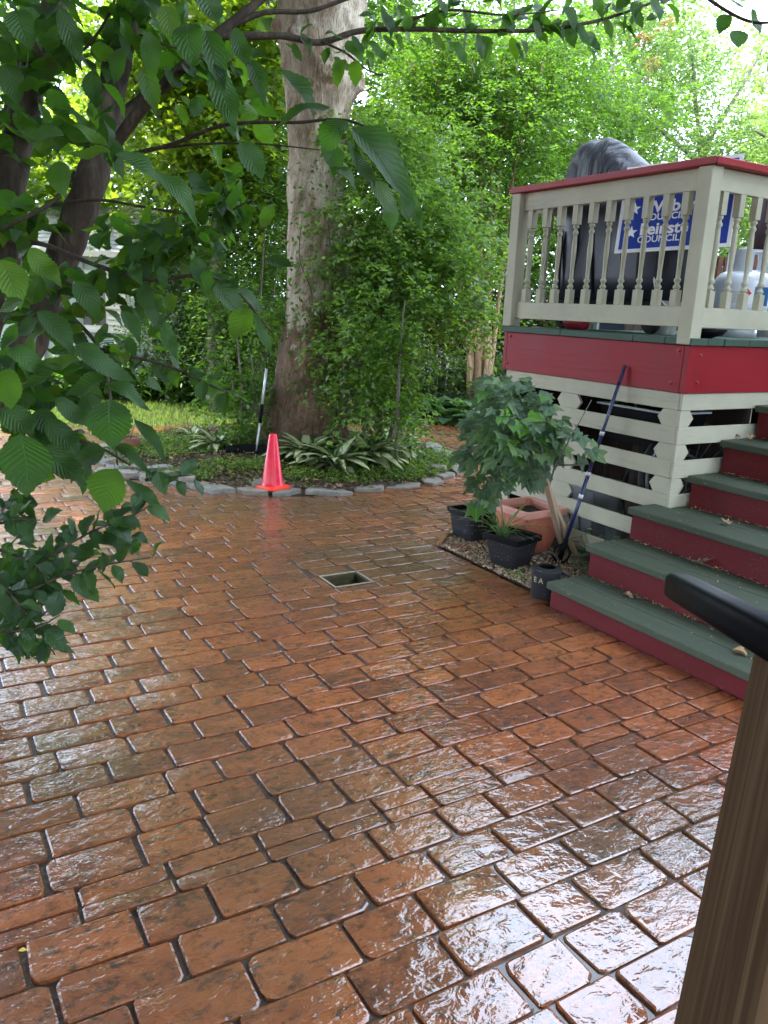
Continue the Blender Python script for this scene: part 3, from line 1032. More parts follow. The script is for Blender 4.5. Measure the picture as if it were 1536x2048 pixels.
def bolt(p, axis):
    b = MB()
    prof = [(0.013, 0), (0.013, 0.003), (0.008, 0.0035), (0.008, 0.009), (0.005, 0.011)]
    b.lathe([(r, z) for r, z in prof], 6)
    o = b.build('bolt', MT['bolt'], deck)
    o.location = p
    o.rotation_euler = (0, R(-90), 0) if axis == 'x' else (R(90), 0, 0)


for y, z in ((3.075, 1.395), (3.10, 1.215), (4.54, 1.40), (4.555, 1.215)):
    bolt((DX, y, z), 'x')
for x, z in ((3.80, 1.375), (3.80, 1.225)):
    bolt((x, DY, z), 'y')
# floor planks (run across, ends on the stair side) and the front edge plank in pieces
yy = [DY - 0.02, 3.165, 3.40, 4.02, DY1 + 0.01]
for a, b in zip(yy[:-1], yy[1:]):
    P_('floor_plank', (DX - 0.018, a + 0.0015, 1.4285), (DX + 0.118, b - 0.0015, 1.467), 'greenx')
x = DX + 0.1195
while x < DX1:
    w = rnd.choice((0.088, 0.138, 0.138))
    P_('floor_plank', (x + 0.001, DY - 0.02 + rnd.uniform(-.003, .003), 1.4285), (x + w - 0.002, DY1 + 0.008, 1.467 + rnd.uniform(-.0015, .0015)), 'greenx')
    x += w
# lattice: top rail and slats, with pointed spacer blocks between
ZS = [(1.068, 1.163), (0.874, 0.973), (0.678, 0.780), (0.482, 0.582), (0.286, 0.386), (0.090, 0.190)]
LX = DX + 0.012
for k, (a, b) in enumerate(ZS):
    P_('slat', (LX, DY + 0.0335, a), (LX + 0.02, DY1 - 0.04, b), 'creamh')
    P_('slat', (LX, DY + 0.012, a), (4.9 if k < 3 else 4.3, DY + 0.0325, b), 'creamx')


def spacer(c0, c1, za, zb, face, left_pt, right_pt):
    """a pointed filler block between two slats; face 'x' lies in the front face, 'y' in the stair-side face"""
    m, q = (za + zb) / 2, 0.036
    poly = [(c0 + (q if left_pt else 0), za), (c1 - (q if right_pt else 0), za)]
    if right_pt:
        poly.append((c1, m))
    poly += [(c1 - (q if right_pt else 0), zb), (c0 + (q if left_pt else 0), zb)]
    if left_pt:
        poly.append((c0, m))
    b = MB()
    n = len(poly)
    if face == 'x':
        A = [(LX + 0.003, c, z) for c, z in poly] + [(LX + 0.021, c, z) for c, z in poly]
    else:
        A = [(c, DY + 0.015, z) for c, z in poly] + [(c, DY + 0.033, z) for c, z in poly]
    b.add(A, [tuple(range(n)), tuple(range(2 * n - 1, n - 1, -1))] + [((i + 1) % n, i, n + i, n + (i + 1) % n) for i in range(n)])
    b.build('spacer_block', MT['creamh' if face == 'x' else 'creamx'], deck)


for (a0_, b0_), (a1_, b1_) in zip(ZS[:-1], ZS[1:]):
    za, zb = b1_ + 0.001, a0_ - 0.001
    spacer(DY + 0.034, DY + 0.175, za, zb, 'x', False, True)
    spacer(DY + 0.80, DY + 1.02, za, zb, 'x', True, True)
    spacer(DY1 - 0.18, DY1 - 0.04, za, zb, 'x', True, False)
    if zb > 0.45:
        spacer(LX + 0.001, DX + 0.125, za, zb, 'y', False, True)
# timber under the floor
P_('support_post', (DX + 0.05, DY + 0.05, 0), (DX + 0.14, DY + 0.14, 1.16), 'fence')
P_('support_post', (DX + 0.05, DY1 - 0.14, 0), (DX + 0.14, DY1 - 0.05, 1.16), 'fence')
P_('support_post', (5.6, DY1 - 0.14, 0), (5.69, DY1 - 0.05, 1.16), 'fence')
for x in (4.3, 4.9, 5.5, 6.1):
    P_('joist', (x, DY + 0.04, 1.19), (x + 0.038, DY1 - 0.04, 1.426), 'fence')
P_('back_slat', (DX + 0.05, DY1 - 0.032, 0.05), (DX1, DY1 - 0.012, 1.16), 'fence')
P_('back_slat', (DX1 - 0.02, DY + 0.05, 0.05), (DX1, DY1 - 0.05, 1.42), 'fence')

# posts, rails, cap
PZ0, PZ1 = 1.432, 2.344
for (xa, ya) in ((DX - 0.004 + 0.0, DY - 0.006), (DX - 0.004, DY1 - 0.082)):
    P_('railing_post', (xa - 0.018, ya, 1.4685 if ya > 4 else PZ0), (xa + 0.072, ya + 0.09, PZ1), 'cream', bevel=0.004)
P_('railing_post', (5.2, DY1 - 0.082, 1.4685), (5.29, DY1 + 0.008, PZ1), 'cream', bevel=0.004)
P_('railing_post', (5.2, DY - 0.006, 1.4685), (5.29, DY + 0.084, PZ1), 'cream', bevel=0.004)
RXa, RXb = DX + 0.012, DX + 0.050                # front rail thickness
P_('lower_rail', (RXa, DY + 0.0855, 1.523), (RXb, DY1 - 0.0835, 1.632), 'creamh')
P_('upper_rail', (RXa, DY + 0.0855, 2.232), (RXb, DY1 - 0.0835, 2.3435), 'creamh')
for yb in (DY + 0.022, DY1 - 0.055):
    P_('lower_rail', (DX + 0.072, yb, 1.523), (5.199, yb + 0.038, 1.632), 'creamx')
    P_('upper_rail', (DX + 0.072, yb, 2.232), (5.199, yb + 0.038, 2.3435), 'creamx')
# hand-rail cap: front and stair side meet at the corner
mbc = MB().prism([(DX - 0.035, DY - 0.035), (DX + 0.115, DY + 0.115), (DX + 0.115, DY1 - 0.105), (DX - 0.035, DY1 + 0.03)], 2.3455, 2.384)
mbc.build('rail_cap', MT['cap'], deck, bevel=0.004)
MB().prism([(DX - 0.033, DY - 0.0355), (5.35, DY - 0.0355), (5.35, DY + 0.1145), (DX + 0.1165, DY + 0.1145)], 2.3455, 2.384).build('rail_cap', MT['cap'], deck, bevel=0.004)
MB().prism([(DX - 0.033, DY1 + 0.0305), (DX + 0.1165, DY1 - 0.1045), (5.35, DY1 - 0.1045), (5.35, DY1 + 0.0305)], 2.3455, 2.384).build('rail_cap', MT['cap'], deck, bevel=0.004)
# balusters
h0, h1 = 1.6325, 2.2315
H_ = h1 - h0
bb = MB()
s_ = 0.021
bb.box((-s_, -s_, 0), (s_, s_, 0.088))
bb.box((-s_, -s_, H_ - 0.115), (s_, s_, H_))
prof = [(0.020, 0.086), (0.0145, 0.092), (0.0205, 0.100), (0.0205, 0.108), (0.0125, 0.118), (0.0115, 0.126), (0.0195, 0.136), (0.0195, 0.146), (0.0130, 0.153),
        (0.0125, 0.20), (0.0150, 0.27), (0.0165, 0.32), (0.0150, 0.37), (0.0125, 0.41), (0.0125, H_ - 0.178), (0.0185, H_ - 0.170), (0.0185, H_ - 0.160), (0.0115, H_ - 0.150),
        (0.0120, H_ - 0.142), (0.0195, H_ - 0.134), (0.0195, H_ - 0.126), (0.0150, H_ - 0.120), (0.0205, H_ - 0.1145)]
bb.lathe(prof, 12, cap=False)
bal = bb.mesh('baluster', MT['cream'])
bal.shade_smooth()
bal.set_sharp_from_angle(angle=R(50))
for y in (4.45, 4.302, 4.162, 4.018, 3.876, 3.733, 3.589, 3.447, 3.305, 3.172):
    o = link('baluster', bal, deck)
    o.location = (DX + 0.031, y, h0)
    o.rotation_euler = (0, 0, rnd.uniform(-.04, .04))
for yb in (DY + 0.041, DY1 - 0.036):
    x = 3.852
    while x < 5.15:
        o = link('baluster', bal, deck)
        o.location = (x, yb, h0)
        x += 0.145

# ------------------------------------------------------------------ the stairs
stairs = thing('porch_stairs', 'red and green painted wooden stairs climbing beside the cream deck', 'stairs', (0, 0, 0))
RIS = [2.96, 3.226, 3.526, 3.859, 4.103, 4.374, 4.67, 4.97]
TOP = [0.140, 0.323, 0.512, 0.697, 0.893, 1.090, 1.285]
for k in range(7):
    x0_, x1_ = RIS[k], RIS[k + 1]
    zb = 0.0 if k == 0 else TOP[k - 1] + 0.0005
    zt = TOP[k]
    yl = 3.098 if k < 3 else 2.985
    P_('riser', (x0_, 1.0, zb if k else -0.01), (x0_ + 0.02, yl, zt - 0.0405), 'riser', stairs, 0.002)
    w = x1_ - x0_ + 0.03
    gap = x0_ - 0.03 + w * (0.50 if k != 2 else 0.62)
    P_('tread_board', (x0_ - 0.03, 1.0, zt - 0.04), (gap - 0.002, yl + 0.012, zt), 'green', stairs, 0.005)
    yl2 = yl if k != 2 else 2.985
    P_('tread_board', (gap + 0.003, 1.0, zt - 0.04), (x1_ - 0.0005, yl2 + 0.012, zt + rnd.uniform(-.001, .0015)), 'green', stairs, 0.004)
    P_('side_board', (x0_ + 0.021, (yl if k != 2 else 2.985) - 0.02, -0.01 if k < 3 else zt - 0.30), (x1_ - 0.0015, (yl if k != 2 else 2.985) - 0.003, zt - 0.042), 'riser', stairs, 0)

# debris lying in the angle of each step
pts = []
for k in range(1, 7):
    n = 420
    y = rng.uniform(1.2, 3.05 if k < 3 else 2.95, n)
    dens = noise_ = 0.5 + 0.5 * np.sin(y * 9 + k) * np.sin(y * 23 + 2 * k)
    keep = rng.random(n) < 0.35 + 0.65 * dens
    x = RIS[k] - np.abs(rng.normal(size=n)) * 0.012 - 0.003
    pts.append(np.stack([x, y, np.full(n, TOP[k - 1] + 0.002)], 1)[keep])
P = np.concatenate(pts)
stuff_cards('step_debris', P, 0.014, 0.006, MT['crumb'], flat=0.4, lift=0.003)
P = np.stack([rng.uniform(2.95, 4.0, 160), rng.uniform(1.2, 3.05, 160), np.zeros(160)], 1)
for p in P:
    k = max(i for i in range(7) if RIS[i] - 0.03 <= p[0])
    p[2] = TOP[k] + 0.001
stuff_cards('tread_crumbs', P, 0.010, 0.007, MT['crumb'], flat=0.2, lift=0.001)


# ---- leaf shapes (unit length along +Y, UV: across -1..1, along 0..1)
def leaf_mesh(name, mat, w=0.62, teeth=10, serr=0.05, fold=0.12, arch=0.15, tip=1.35, seed=0, curl=0.0, flat=1):
    r = random.Random(seed)
    n = teeth * 2 + 1
    V, uv = [], []
    bend = r.uniform(-.05, .05)
    for i in range(n + 1):
        t = i / n
        base = math.sin(math.pi * t ** 0.82) ** 0.85 if 0 < t < 1 else 0.0
        base *= (1 - max(0, t - 0.72) * tip)
        hw = w / 2 * max(base, 0.004)
        if 0 < i < n:
            hw *= 1 + (serr if i % 2 else -serr)
        yo = t + (0.018 if i % 2 else 0)
        zc = -arch * t * t + curl * math.sin(t * 7 + seed) * 0.05
        xm = bend * math.sin(math.pi * t)
        wv = 0.03 * math.sin(t * 9 + seed)
        zs = fold * hw * 2 + wv * base
        V += [(xm - hw, yo, zc + zs), (xm, t, zc), (xm + hw, yo, zc + fold * hw * 2 - wv * base)]
        uv += [(-1, t), (0, t), (1, t)]
    Fc = []
    for i in range(n):
        a = i * 3
        Fc += [(a, a + 1, a + 4, a + 3), (a + 1, a + 2, a + 5, a + 4)]
    b = MB()
    b.add(V, Fc, uv)
    return b.mesh(name, mat, True)


def lobed_mesh(name, mat, seed=0, lobes=5, depth=0.36, fold=0.1, arch=0.25, width=1.0):
    """grape or maple like leaf: pointed lobes round the stalk"""
    r = random.Random(seed)
    out = []
    angs = np.linspace(-140, 140, lobes)
    lens = [0.52, 0.78, 1.0, 0.78, 0.52] if lobes == 5 else [0.7, 1.0, 0.7]
    for k in range(lobes):
        a, l = angs[k] * 0.72, lens[k] * r.uniform(.9, 1.05)
        if k:
            am = (angs[k] + angs[k - 1]) / 2 * 0.72
            out.append((am, (1 - depth) * (l + lens[k - 1]) / 2))
        else:
            out.append((a - 28, l * 0.62))
        out += [(a - 15, l * 0.70), (a - 12, l * 0.79), (a - 8, l * 0.77), (a - 5, l * .90), (a - 3, l * .88), (a, l), (a + 3, l * .88), (a + 5, l * .90), (a + 8, l * 0.77), (a + 12, l * 0.79), (a + 15, l * 0.70)]
        if k == lobes - 1:
            out.append((a + 28, l * 0.62))
    V, uv = [(0, 0, 0)], [(0, 0)]
    for a, l in out:
        x, y = math.sin(R(a)) * l * width * 0.82, math.cos(R(a)) * l
        z = fold * abs(x) - arch * (x * x + y * y) * 0.5 + 0.03 * math.sin(a * 0.12 + seed)
        V.append((x, y, z))
        uv.append((x * 1.4, y))
    b = MB()
    b.add(V, [(0, i + 1, i) for i in range(1, len(V) - 1)], uv)
    return b.mesh(name, mat, True)


def blade_mesh(name, mat, w=0.34, seed=0, arch=0.5, cup=0.25):
    V, uv, Fc = [], [], []
    n = 9
    for i in range(n + 1):
        t = i / n
        hw = w / 2 * max(0.07 if t < 0.2 else 0.0, math.sin(math.pi * min(1, max(0, (t - 0.12) / 0.88)) ** 0.85) ** 0.9) if t > 0 else w * 0.03
        hw = max(hw, 0.004)
        z = -arch * max(0, t - 0.15) ** 2
        wv = 0.015 * math.sin(t * 12 + seed)
        V += [(-hw, t, z + cup * hw + wv), (0, t, z - 0.0), (hw, t, z + cup * hw - wv)]
        uv += [(-1, t), (0, t), (1, t)]
    for i in range(n):
        a = i * 3
        Fc += [(a, a + 1, a + 4, a + 3), (a + 1, a + 2, a + 5, a + 4)]
    b = MB()
    b.add(V, Fc, uv)
    return b.mesh(name, mat, True)


def place_leaf(me, base, axis, normal, L, W, parent, name='leaf'):
    A = np.asarray(axis, float)
    A = A / np.linalg.norm(A)
    S = np.cross(A, np.asarray(normal, float))
    S /= np.linalg.norm(S) + 1e-9
    N = np.cross(S, A)
    o = link(name, me, parent)
    m = Matrix(((S[0] * W, A[0] * L, N[0] * L, 0), (S[1] * W, A[1] * L, N[1] * L, 0), (S[2] * W, A[2] * L, N[2] * L, 0), (0, 0, 0, 1)))
    b = Vector([float(q) for q in base])
    if parent:
        b = b - parent.location
        m = Matrix.Rotation(-parent.rotation_euler.z, 4, 'Z') @ m
        b = Matrix.Rotation(-parent.rotation_euler.z, 3, 'Z') @ b
    m.translation = b
    o.matrix_basis = m
    return o


# ---- dead leaves on the steps and the paving
DL = [lobed_mesh('dead_leaf', MT['deadleaf'], s, 5, 0.3, 0.45, -0.9) for s in (1, 2, 3)]
oak = [leaf_mesh('dead_leaf', MT['deadleaf'], 0.5, 6, 0.05, 0.5, 0.5, seed=s, curl=1.0) for s in (4, 5)]


def on_step(px, py, k):
    return gz(px, py, TOP[k] + 0.004)


for me, px, py, k, L, ax, lab in ((DL[0], 1397, 1128, 1, 0.085, (0.3, -1, 0.15), 'large curled tan leaf on the second step'),
                                  (oak[0], 1462, 1303, 0, 0.085, (0.5, -1, 0.1), 'pale dry curled leaf on the lowest step by the wooden post'),
                                  (DL[1], 1455, 1050, 2, 0.055, (0.1, 1, 0.1), 'orange tan leaf lying on the third step'),
                                  (DL[2], 1500, 880, 4, 0.05, (1, .4, 0.2), 'small brown leaf at the end of the fifth step'),
                                  (oak[1], 1245, 1190, 0, 0.075, (0.2, -1, 0.05), 'twisted shredded leaf at the back of the lowest step'),
                                  (DL[2], 1478, 876, 4, 0.035, (-.3, .7, 0.2), 'tiny curled leaf beside the slats on the fifth step'),
                                  (oak[0], 1385, 1013, 2, 0.05, (0.1, 1, 0.15), 'dry brown leaf in the corner of the third step')):
    p = on_step(px, py, k)
    o = place_leaf(me, p + np.array([0, 0, 0.006]), ax, (0, 0, 1), L, L, None, 'dead_leaf')
    tag(o, lab, 'leaf', 'dead leaves on the steps')
yl_ = leaf_mesh('fallen_leaf', MT['yellowleaf'], 0.55, 5, 0.04, 0.2, 0.1, seed=3)
p = gz(36, 1902, 0.006)
tag(place_leaf(yl_, p, (1, -.3, .02), (0, 0, 1), 0.022, 0.022, None, 'fallen_leaf'), 'tiny yellow leaf lying on the wet bricks', 'leaf')


# ------------------------------------------------------------------ things on the deck
FL = 1.468
# covered grill
gr = thing('covered_grill', 'large barbecue under a slack black vinyl cover behind the spindles', 'grill', (4.2, 4.0, FL))
ring_n = 40


def rrect(w, d, z, seed, wob, dz=0.0, pw=3.2):
    out = []
    for k in range(ring_n):
        a = 2 * math.pi * k / ring_n
        c, s = math.cos(a), math.sin(a)
        q = (abs(c) ** pw + abs(s) ** pw) ** (-1 / pw)
        f = 1 + wob * (math.sin(a * 7 + seed) * 0.6 + math.sin(a * 13 + seed * 2.1) * 0.4)
        out.append((w * q * c * f, d * q * s * f, z + dz * math.sin(a * 5 + seed)))
    return out


rings = []
for z, w, d, wob, dz in ((0.20, 0.20, 0.57, 0.030, 0.010), (0.35, 0.205, 0.585, 0.035, 0), (0.55, 0.205, 0.59, 0.03, 0), (0.76, 0.205, 0.59, 0.022, 0), (0.83, 0.20, 0.58, 0.014, 0), (0.865, 0.185, 0.55, 0.01, 0.003)):
    rings.append(rrect(w, d, z, z * 5, wob, dz, 4))
MB().loft(rings).build('skirt_cover', MT['darkvinyl'], gr, smooth=True)
dome = []
for z, w, y0_, y1_, wob in ((0.858, 0.205, -0.22, 0.585, 0.03), (0.92, 0.203, -0.20, 0.58, 0.05), (0.99, 0.197, -0.14, 0.57, 0.06), (1.07, 0.182, -0.03, 0.55, 0.065), (1.15, 0.155, 0.07, 0.525, 0.06), (1.21, 0.11, 0.17, 0.49, 0.04), (1.24, 0.06, 0.26, 0.43, 0.02), (1.25, 0.02, 0.31, 0.38, 0)):
    ring = []
    for k, (x, y, zz) in enumerate(rrect(w, (y1_ - y0_) / 2, z, 0.4, 0.0, 0.0, 2.8)):
        a = 2 * math.pi * k / ring_n
        f = 1 + wob * (2 * abs(math.sin(a * 2.5 + z * 2.2)) ** 0.6 - 1.1) + wob * .4 * math.sin(a * 9 - z * 7)
        ring.append((x * f, y * (1 + (f - 1) * .5) + (y0_ + y1_) / 2, zz + .012 * math.sin(a * 3 + 1)))
    dome.append(ring)
o = MB().loft(dome).build('lid_cover', MT['vinyl'], gr, smooth=True)
sb_ = o.modifiers.new('smooth', 'SUBSURF')
sb_.levels = sb_.render_levels = 1
for k in range(7):                                      # slack folds running down the cover
    y = -0.40 + k * 0.14 + rnd.uniform(-.03, .03)
    z1 = rnd.uniform(0.62, 0.82)
    MB().tube([(-0.203, y, z1), (-0.212, y + rnd.uniform(-.03, .03), (z1 + 0.25) / 2 + 0.1), (-0.206, y + rnd.uniform(-.07, .07), 0.24)], [0.004, 0.016, 0.005], 6).build('fold', MT['darkvinyl'], gr, smooth=True)
MB().box((-0.19, -0.46, 0.07), (0.18, 0.46, 0.205)).build('cart_shelf', MT['blackplastic'], gr, bevel=0.01)
for k in range(4):
    MB().box((-0.194, -0.34 + 0.2 * k, 0.128), (-0.1905, -0.24 + 0.2 * k, 0.14)).build('vent_slot', MT['rubber'], gr)
for y in (-0.40, 0.40):
    b = MB().lathe([(0.02, -0.018), (0.062, -0.02), (0.07, -0.01), (0.07, 0.01), (0.062, 0.02), (0.02, 0.018)], 20)
    o = b.build('wheel', MT['rubber'], gr, smooth=True)
    o.location = (-0.15, y, 0.071)
    o.rotation_euler = (0, R(90), 0)

# campaign sign leaning behind the spindles
pBL, pTL, pBR, pTR = at(1228, 507, 4.9), at(1255, 335, 4.9), at(1460, 493, 4.52), at(1487, 306, 4.52)
ex = pBR - pBL
SW = float(np.linalg.norm(ex))
ex = ex / SW
ez = (pTL - pBL)
ez = ez - ex * (ez @ ex)
SH = float(np.linalg.norm(ez))
ez = ez / SH
ey = np.cross(ez, ex)
sg = thing('yard_sign', 'blue and white council campaign yard sign leaning behind the spindle railing', 'sign', tuple(pBL))
MSG = Matrix(((ex[0], ey[0], ez[0], pBL[0]), (ex[1], ey[1], ez[1], pBL[1]), (ex[2], ey[2], ez[2], pBL[2]), (0, 0, 0, 1)))
sg.matrix_world = MSG
MB().box((0, 0, 0), (SW, 0.005, SH)).build('board', MT['signwhite'], sg)
bd = 0.022
MB().box((bd, -0.0012, bd), (SW - bd, -0.0002, SH * 0.76)).build('blue_panel', MT['signblue'], sg)
MB().box((bd, -0.0012, SH * 0.78), (SW * 0.80, -0.0002, SH - bd)).build('red_band', MT['signred'], sg)
MB().box((SW * 0.80 + .001, -0.0012, SH * 0.78), (SW - bd, -0.0002, SH - bd)).build('blue_band', MT['signblue'], sg)


def text_part(name, body, size, loc, mat, parent, off=0.0, rot=(R(90), 0, 0), sx=1.0, depth=0.0006):
    c = D.curves.new('t', 'FONT')
    c.body = body
    c.size = size
    c.offset = off
    c.extrude = depth
    c.resolution_u = 4
    t = D.objects.new('t', c)
    COL.objects.link(t)
    dg = bpy.context.evaluated_depsgraph_get()
    me = D.meshes.new_from_object(t.evaluated_get(dg))
    D.objects.remove(t)
    me.name = name
    me.materials.clear()
    me.materials.append(mat)
    o = link(name, me, parent)
    o.location = loc
    o.rotation_euler = rot
    o.scale = (sx, 1, 1)
    return o


u_ = SW / 232.0                                        # metres per sign pixel
text_part('lettering', 'Wilbur', 0.098, (SW * 0.225, -0.002, SH * 0.445), MT['signwhite'], sg, 0.0026, sx=1.08)
text_part('lettering', 'COUNCIL', 0.056, (SW * 0.215, -0.002, SH * 0.355), MT['signwhite'], sg, 0.0008, sx=1.0)
text_part('lettering', 'Feinste', 0.098, (SW * 0.205, -0.002, SH * 0.195), MT['signwhite'], sg, 0.0026, sx=1.02)
text_part('lettering', 'COUNCIL', 0.056, (SW * 0.195, -0.002, SH * 0.105), MT['signwhite'], sg, 0.0008)
for zf in (0.50, 0.23):                                # five-pointed stars
    b = MB()
    pts = []
    for k in range(10):
        rr = (0.040 if k % 2 == 0 else 0.017)
        pts.append((SW * 0.13 + rr * math.sin(k * math.pi / 5), -0.0022, SH * zf + rr * math.cos(k * math.pi / 5)))
    b.add(pts + [(x, -0.0013, z) for x, y, z in pts], [tuple(range(10))] + [((k + 1) % 10, k, k + 10, (k + 1) % 10 + 10) for k in range(10)])
    b.build('star', MT['signwhite'], sg)

# propane tank
tc = at(1487, 560, 5.36)
tk = thing('propane_tank', 'white propane cylinder with collar standing on the deck by the corner post', 'gas cylinder', (tc[0], tc[1], FL))
tk.scale = (1.18, 1.18, 1.12)
prof = [(0.02, 0.055), (0.10, 0.06), (0.142, 0.085), (0.156, 0.13), (0.1565, 0.17), (0.158, 0.175), (0.1565, 0.18), (0.1565, 0.30), (0.150, 0.335), (0.125, 0.366), (0.08, 0.386), (0.03, 0.392)]
MB().lathe(prof, 36).build('body', MT['tank'], tk, smooth=True)
MB().lathe([(0.108, 0.0), (0.112, 0.0), (0.108, 0.064), (0.104, 0.064)], 28, cap=False).build('foot_ring', MT['tank'], tk, smooth=True)
aV = math.atan2(-tc[1], -tc[0])                       # towards the viewpoint


def arc_panel(r, a0, a1, z0, z1, n=14, th=0.0025):
    b = MB()
    V = []
    for i in range(n + 1):
        a = a0 + (a1 - a0) * i / n
        for rr, z in ((r, z0), (r, z1), (r + th, z1), (r + th, z0)):
            V.append((rr * math.cos(a), rr * math.sin(a), z))
    Fc = []
    for i in range(n):
        for j in range(4):
            Fc.append((i * 4 + j, i * 4 + (j + 1) % 4, (i + 1) * 4 + (j + 1) % 4, (i + 1) * 4 + j))
    Fc += [(3, 2, 1, 0), tuple(n * 4 + q for q in range(4))]
    return b.add(V, Fc)


for k in range(3):                                     # collar with its grip openings
    a0 = aV + R(-62 + k * 120)
    arc_panel(0.098, a0, a0 + R(84), 0.355, 0.50).build('collar', MT['tank'], tk, smooth=False)
arc_panel(0.098, aV - R(180), aV + R(180), 0.485, 0.50, 40).build('collar_ring', MT['tank'], tk)
MB().lathe([(0.018, 0.39), (0.018, 0.43), (0.026, 0.432), (0.026, 0.455), (0.01, 0.457)], 14).build('valve', MT['brownslat'], tk, smooth=True)
arc_panel(0.1572, aV - R(30), aV + R(24), 0.19, 0.285, 14, 0.0006).build('label', MT['signwhite'], tk)
arc_panel(0.1572, aV + R(24.5), aV + R(62), 0.185, 0.29, 10, 0.0006).build('blue_label', MT['labelblue'], tk)
for k in range(6):
    arc_panel(0.1579, aV - R(20), aV + R(2 + 4 * (k % 2)), 0.198 + 0.0115 * k, 0.2015 + 0.0115 * k, 8, 0.0004).build('print_line', MT['grey'], tk)
b = MB()
dm = []
for da, dz in ((0, .026), (9, 0), (0, -.026), (-9, 0)):
    a = aV + R(10 + da)
    dm.append((0.1584 * math.cos(a), 0.1584 * math.sin(a), 0.252 + dz))
b.add(dm, [(0, 1, 2, 3)])
b.build('hazard_diamond', MT['signred'], tk)
# dark bowl, tub with a seedling, hose, red can, lantern and other clutter on the boards
pc = at(1470, 660, 4.45)
bw = thing('planter_bowl', 'wide dark bowl on the deck edge below the gas cylinder', 'bowl', (3.98, 3.14, FL))
MB().lathe([(0.05, 0.001), (0.10, 0.02), (0.125, 0.05), (0.128, 0.05), (0.10, 0.015), (0.02, 0.008)], 28).build('bowl', MT['blackplastic'], bw, smooth=True)
pc = at(1338, 600, 4.98)
tb = thing('seedling_pot', 'pale grey pot with a leafy seedling behind the corner post', 'potted plant', (pc[0], pc[1], FL))
MB().lathe([(0.055, 0.0), (0.062, 0.01), (0.078, 0.20), (0.084, 0.20), (0.084, 0.225), (0.076, 0.225), (0.07, 0.19), (0.01, 0.188)], 24).build('pot', MT['tub'], tb, auto=40)
MB().lathe([(0.071, 0.196), (0.04, 0.204), (0.01, 0.206)], 20).build('soil', MT['potsoil'], tb)
vl = [lobed_mesh('leaf', MT['vine'], s, 5, 0.34, 0.12, 0.35) for s in range(6)]
vb = [lobed_mesh('leaf', MT['vinebright'], s, 3, 0.3, 0.12, 0.3) for s in range(4)]
vo = [leaf_mesh('leaf', MT['vinebright'], 0.62, 8, 0.05, 0.15, 0.2, seed=s) for s in range(3)]
for k in range(16):
    a = rnd.uniform(0, 6.28)
    h = rnd.uniform(0.22, 0.42)
    r = rnd.uniform(0.02, 0.09)
    place_leaf(vb[k % 4], (pc[0] + r * math.cos(a), pc[1] + r * math.sin(a), FL + h), (math.cos(a), math.sin(a), 0.1), (0, 0, 1), rnd.uniform(.04, .065), rnd.uniform(.04, .065), tb)
MB().tube([(0, 0, .2), (0.01, 0, 0.3), (0, 0.01, 0.38)], [0.004, 0.003, 0.002], 6).build('stem', MT['chive'], tb)
pts = [at(x, y, 4.92) for x, y in ((1318, 512), (1312, 535), (1308, 560), (1312, 585), (1326, 606), (1336, 616), (1342, 640), (1335, 668))]
tag(MB().tube(pts, 0.006, 8).build('gas_hose', MT['hose'], smooth=True), 'pale gas hose looping down behind the spindle railing', 'hose')
pc = onx(1150, 652, 4.0)
rc_ = thing('red_canister', 'red plastic canister lying on the deck under the grill', 'canister', (pc[0], pc[1], FL))
MB().tube([(0, -0.10, 0.05), (0, -0.09, 0.05), (0, 0.07, 0.05), (0, 0.10, 0.05)], [0.03, 0.05, 0.05, 0.025], 14).build('body', MT['redplastic'], rc_, smooth=True)
MB().tube([(0, 0.10, 0.05), (0, 0.135, 0.05)], 0.016, 10).build('cap', MT['blackplastic'], rc_)
pc = at(1448, 545, 5.95)
bs = thing('slatted_chair_back', 'red brown slatted panel standing behind the gas cylinder', 'chair', (pc[0], pc[1], FL), FACE)
for k in range(9):
    MB().box((-0.20 + k * 0.048, -0.01, 0.05), (-0.165 + k * 0.048, 0.008, 0.56)).build('slat', MT['brownslat'], bs)
for z in (0.10, 0.50):
    MB().box((-0.21, 0.0085, z), (0.26, 0.028, z + 0.05)).build('cross_bar', MT['brownslat'], bs)
for x in (-0.19, 0.21):
    MB().box((x, 0.0285, 0.0), (x + 0.035, 0.06, 0.60)).build('leg', MT['brownslat'], bs)
pc = at(1505, 500, 6.3)
tp = thing('tarp_bundle', 'crumpled grey tarp heaped behind the gas cylinder', 'tarp', (pc[0], pc[1], FL))
rings = []
for z, r in ((0, .26), (0.2, .30), (0.4, .27), (0.55, .2), (0.64, .10), (0.67, .02)):
    rings.append([(r * (1 + .16 * math.sin(a * 3 + z * 9) + .1 * math.sin(a * 7 + z * 21)) * math.cos(a), r * (1 + .16 * math.sin(a * 3 + z * 9)) * math.sin(a), z + .02 * math.sin(a * 5)) for a in np.linspace(0, 2 * math.pi, 28, endpoint=False)])
MB().loft(rings).build('folds', MT['tarp'], tp, smooth=True)
pc = at(1540, 430, 5.9)
pl = thing('plum_umbrella', 'furled plum coloured patio umbrella at the deck edge', 'umbrella', (pc[0], pc[1], FL))
MB().tube([(0, 0, 0), (0, 0, 1.7)], 0.019, 10).build('pole', MT['blackplastic'], pl, smooth=True)
MB().tube([(0, 0, 0.62), (0, 0, 0.75), (0, 0, 1.0), (0, 0, 1.3), (0, 0, 1.55)], [0.085, 0.095, 0.09, 0.06, 0.02], 12, rf=lambda t, l: 1 + .18 * math.sin(t * 6)).build('furled_cloth', MT['purple'], pl, smooth=True)
pc = at(1118, 560, 5.1)
fr = thing('leaning_frame', 'dark door panel with a pale edge standing behind the grill', 'panel', (4.45, 4.44, FL), 0.15)
MB().box((-0.02, -0.012, 0), (0.30, 0.012, 0.80)).build('panel', MT['darkvinyl'], fr)
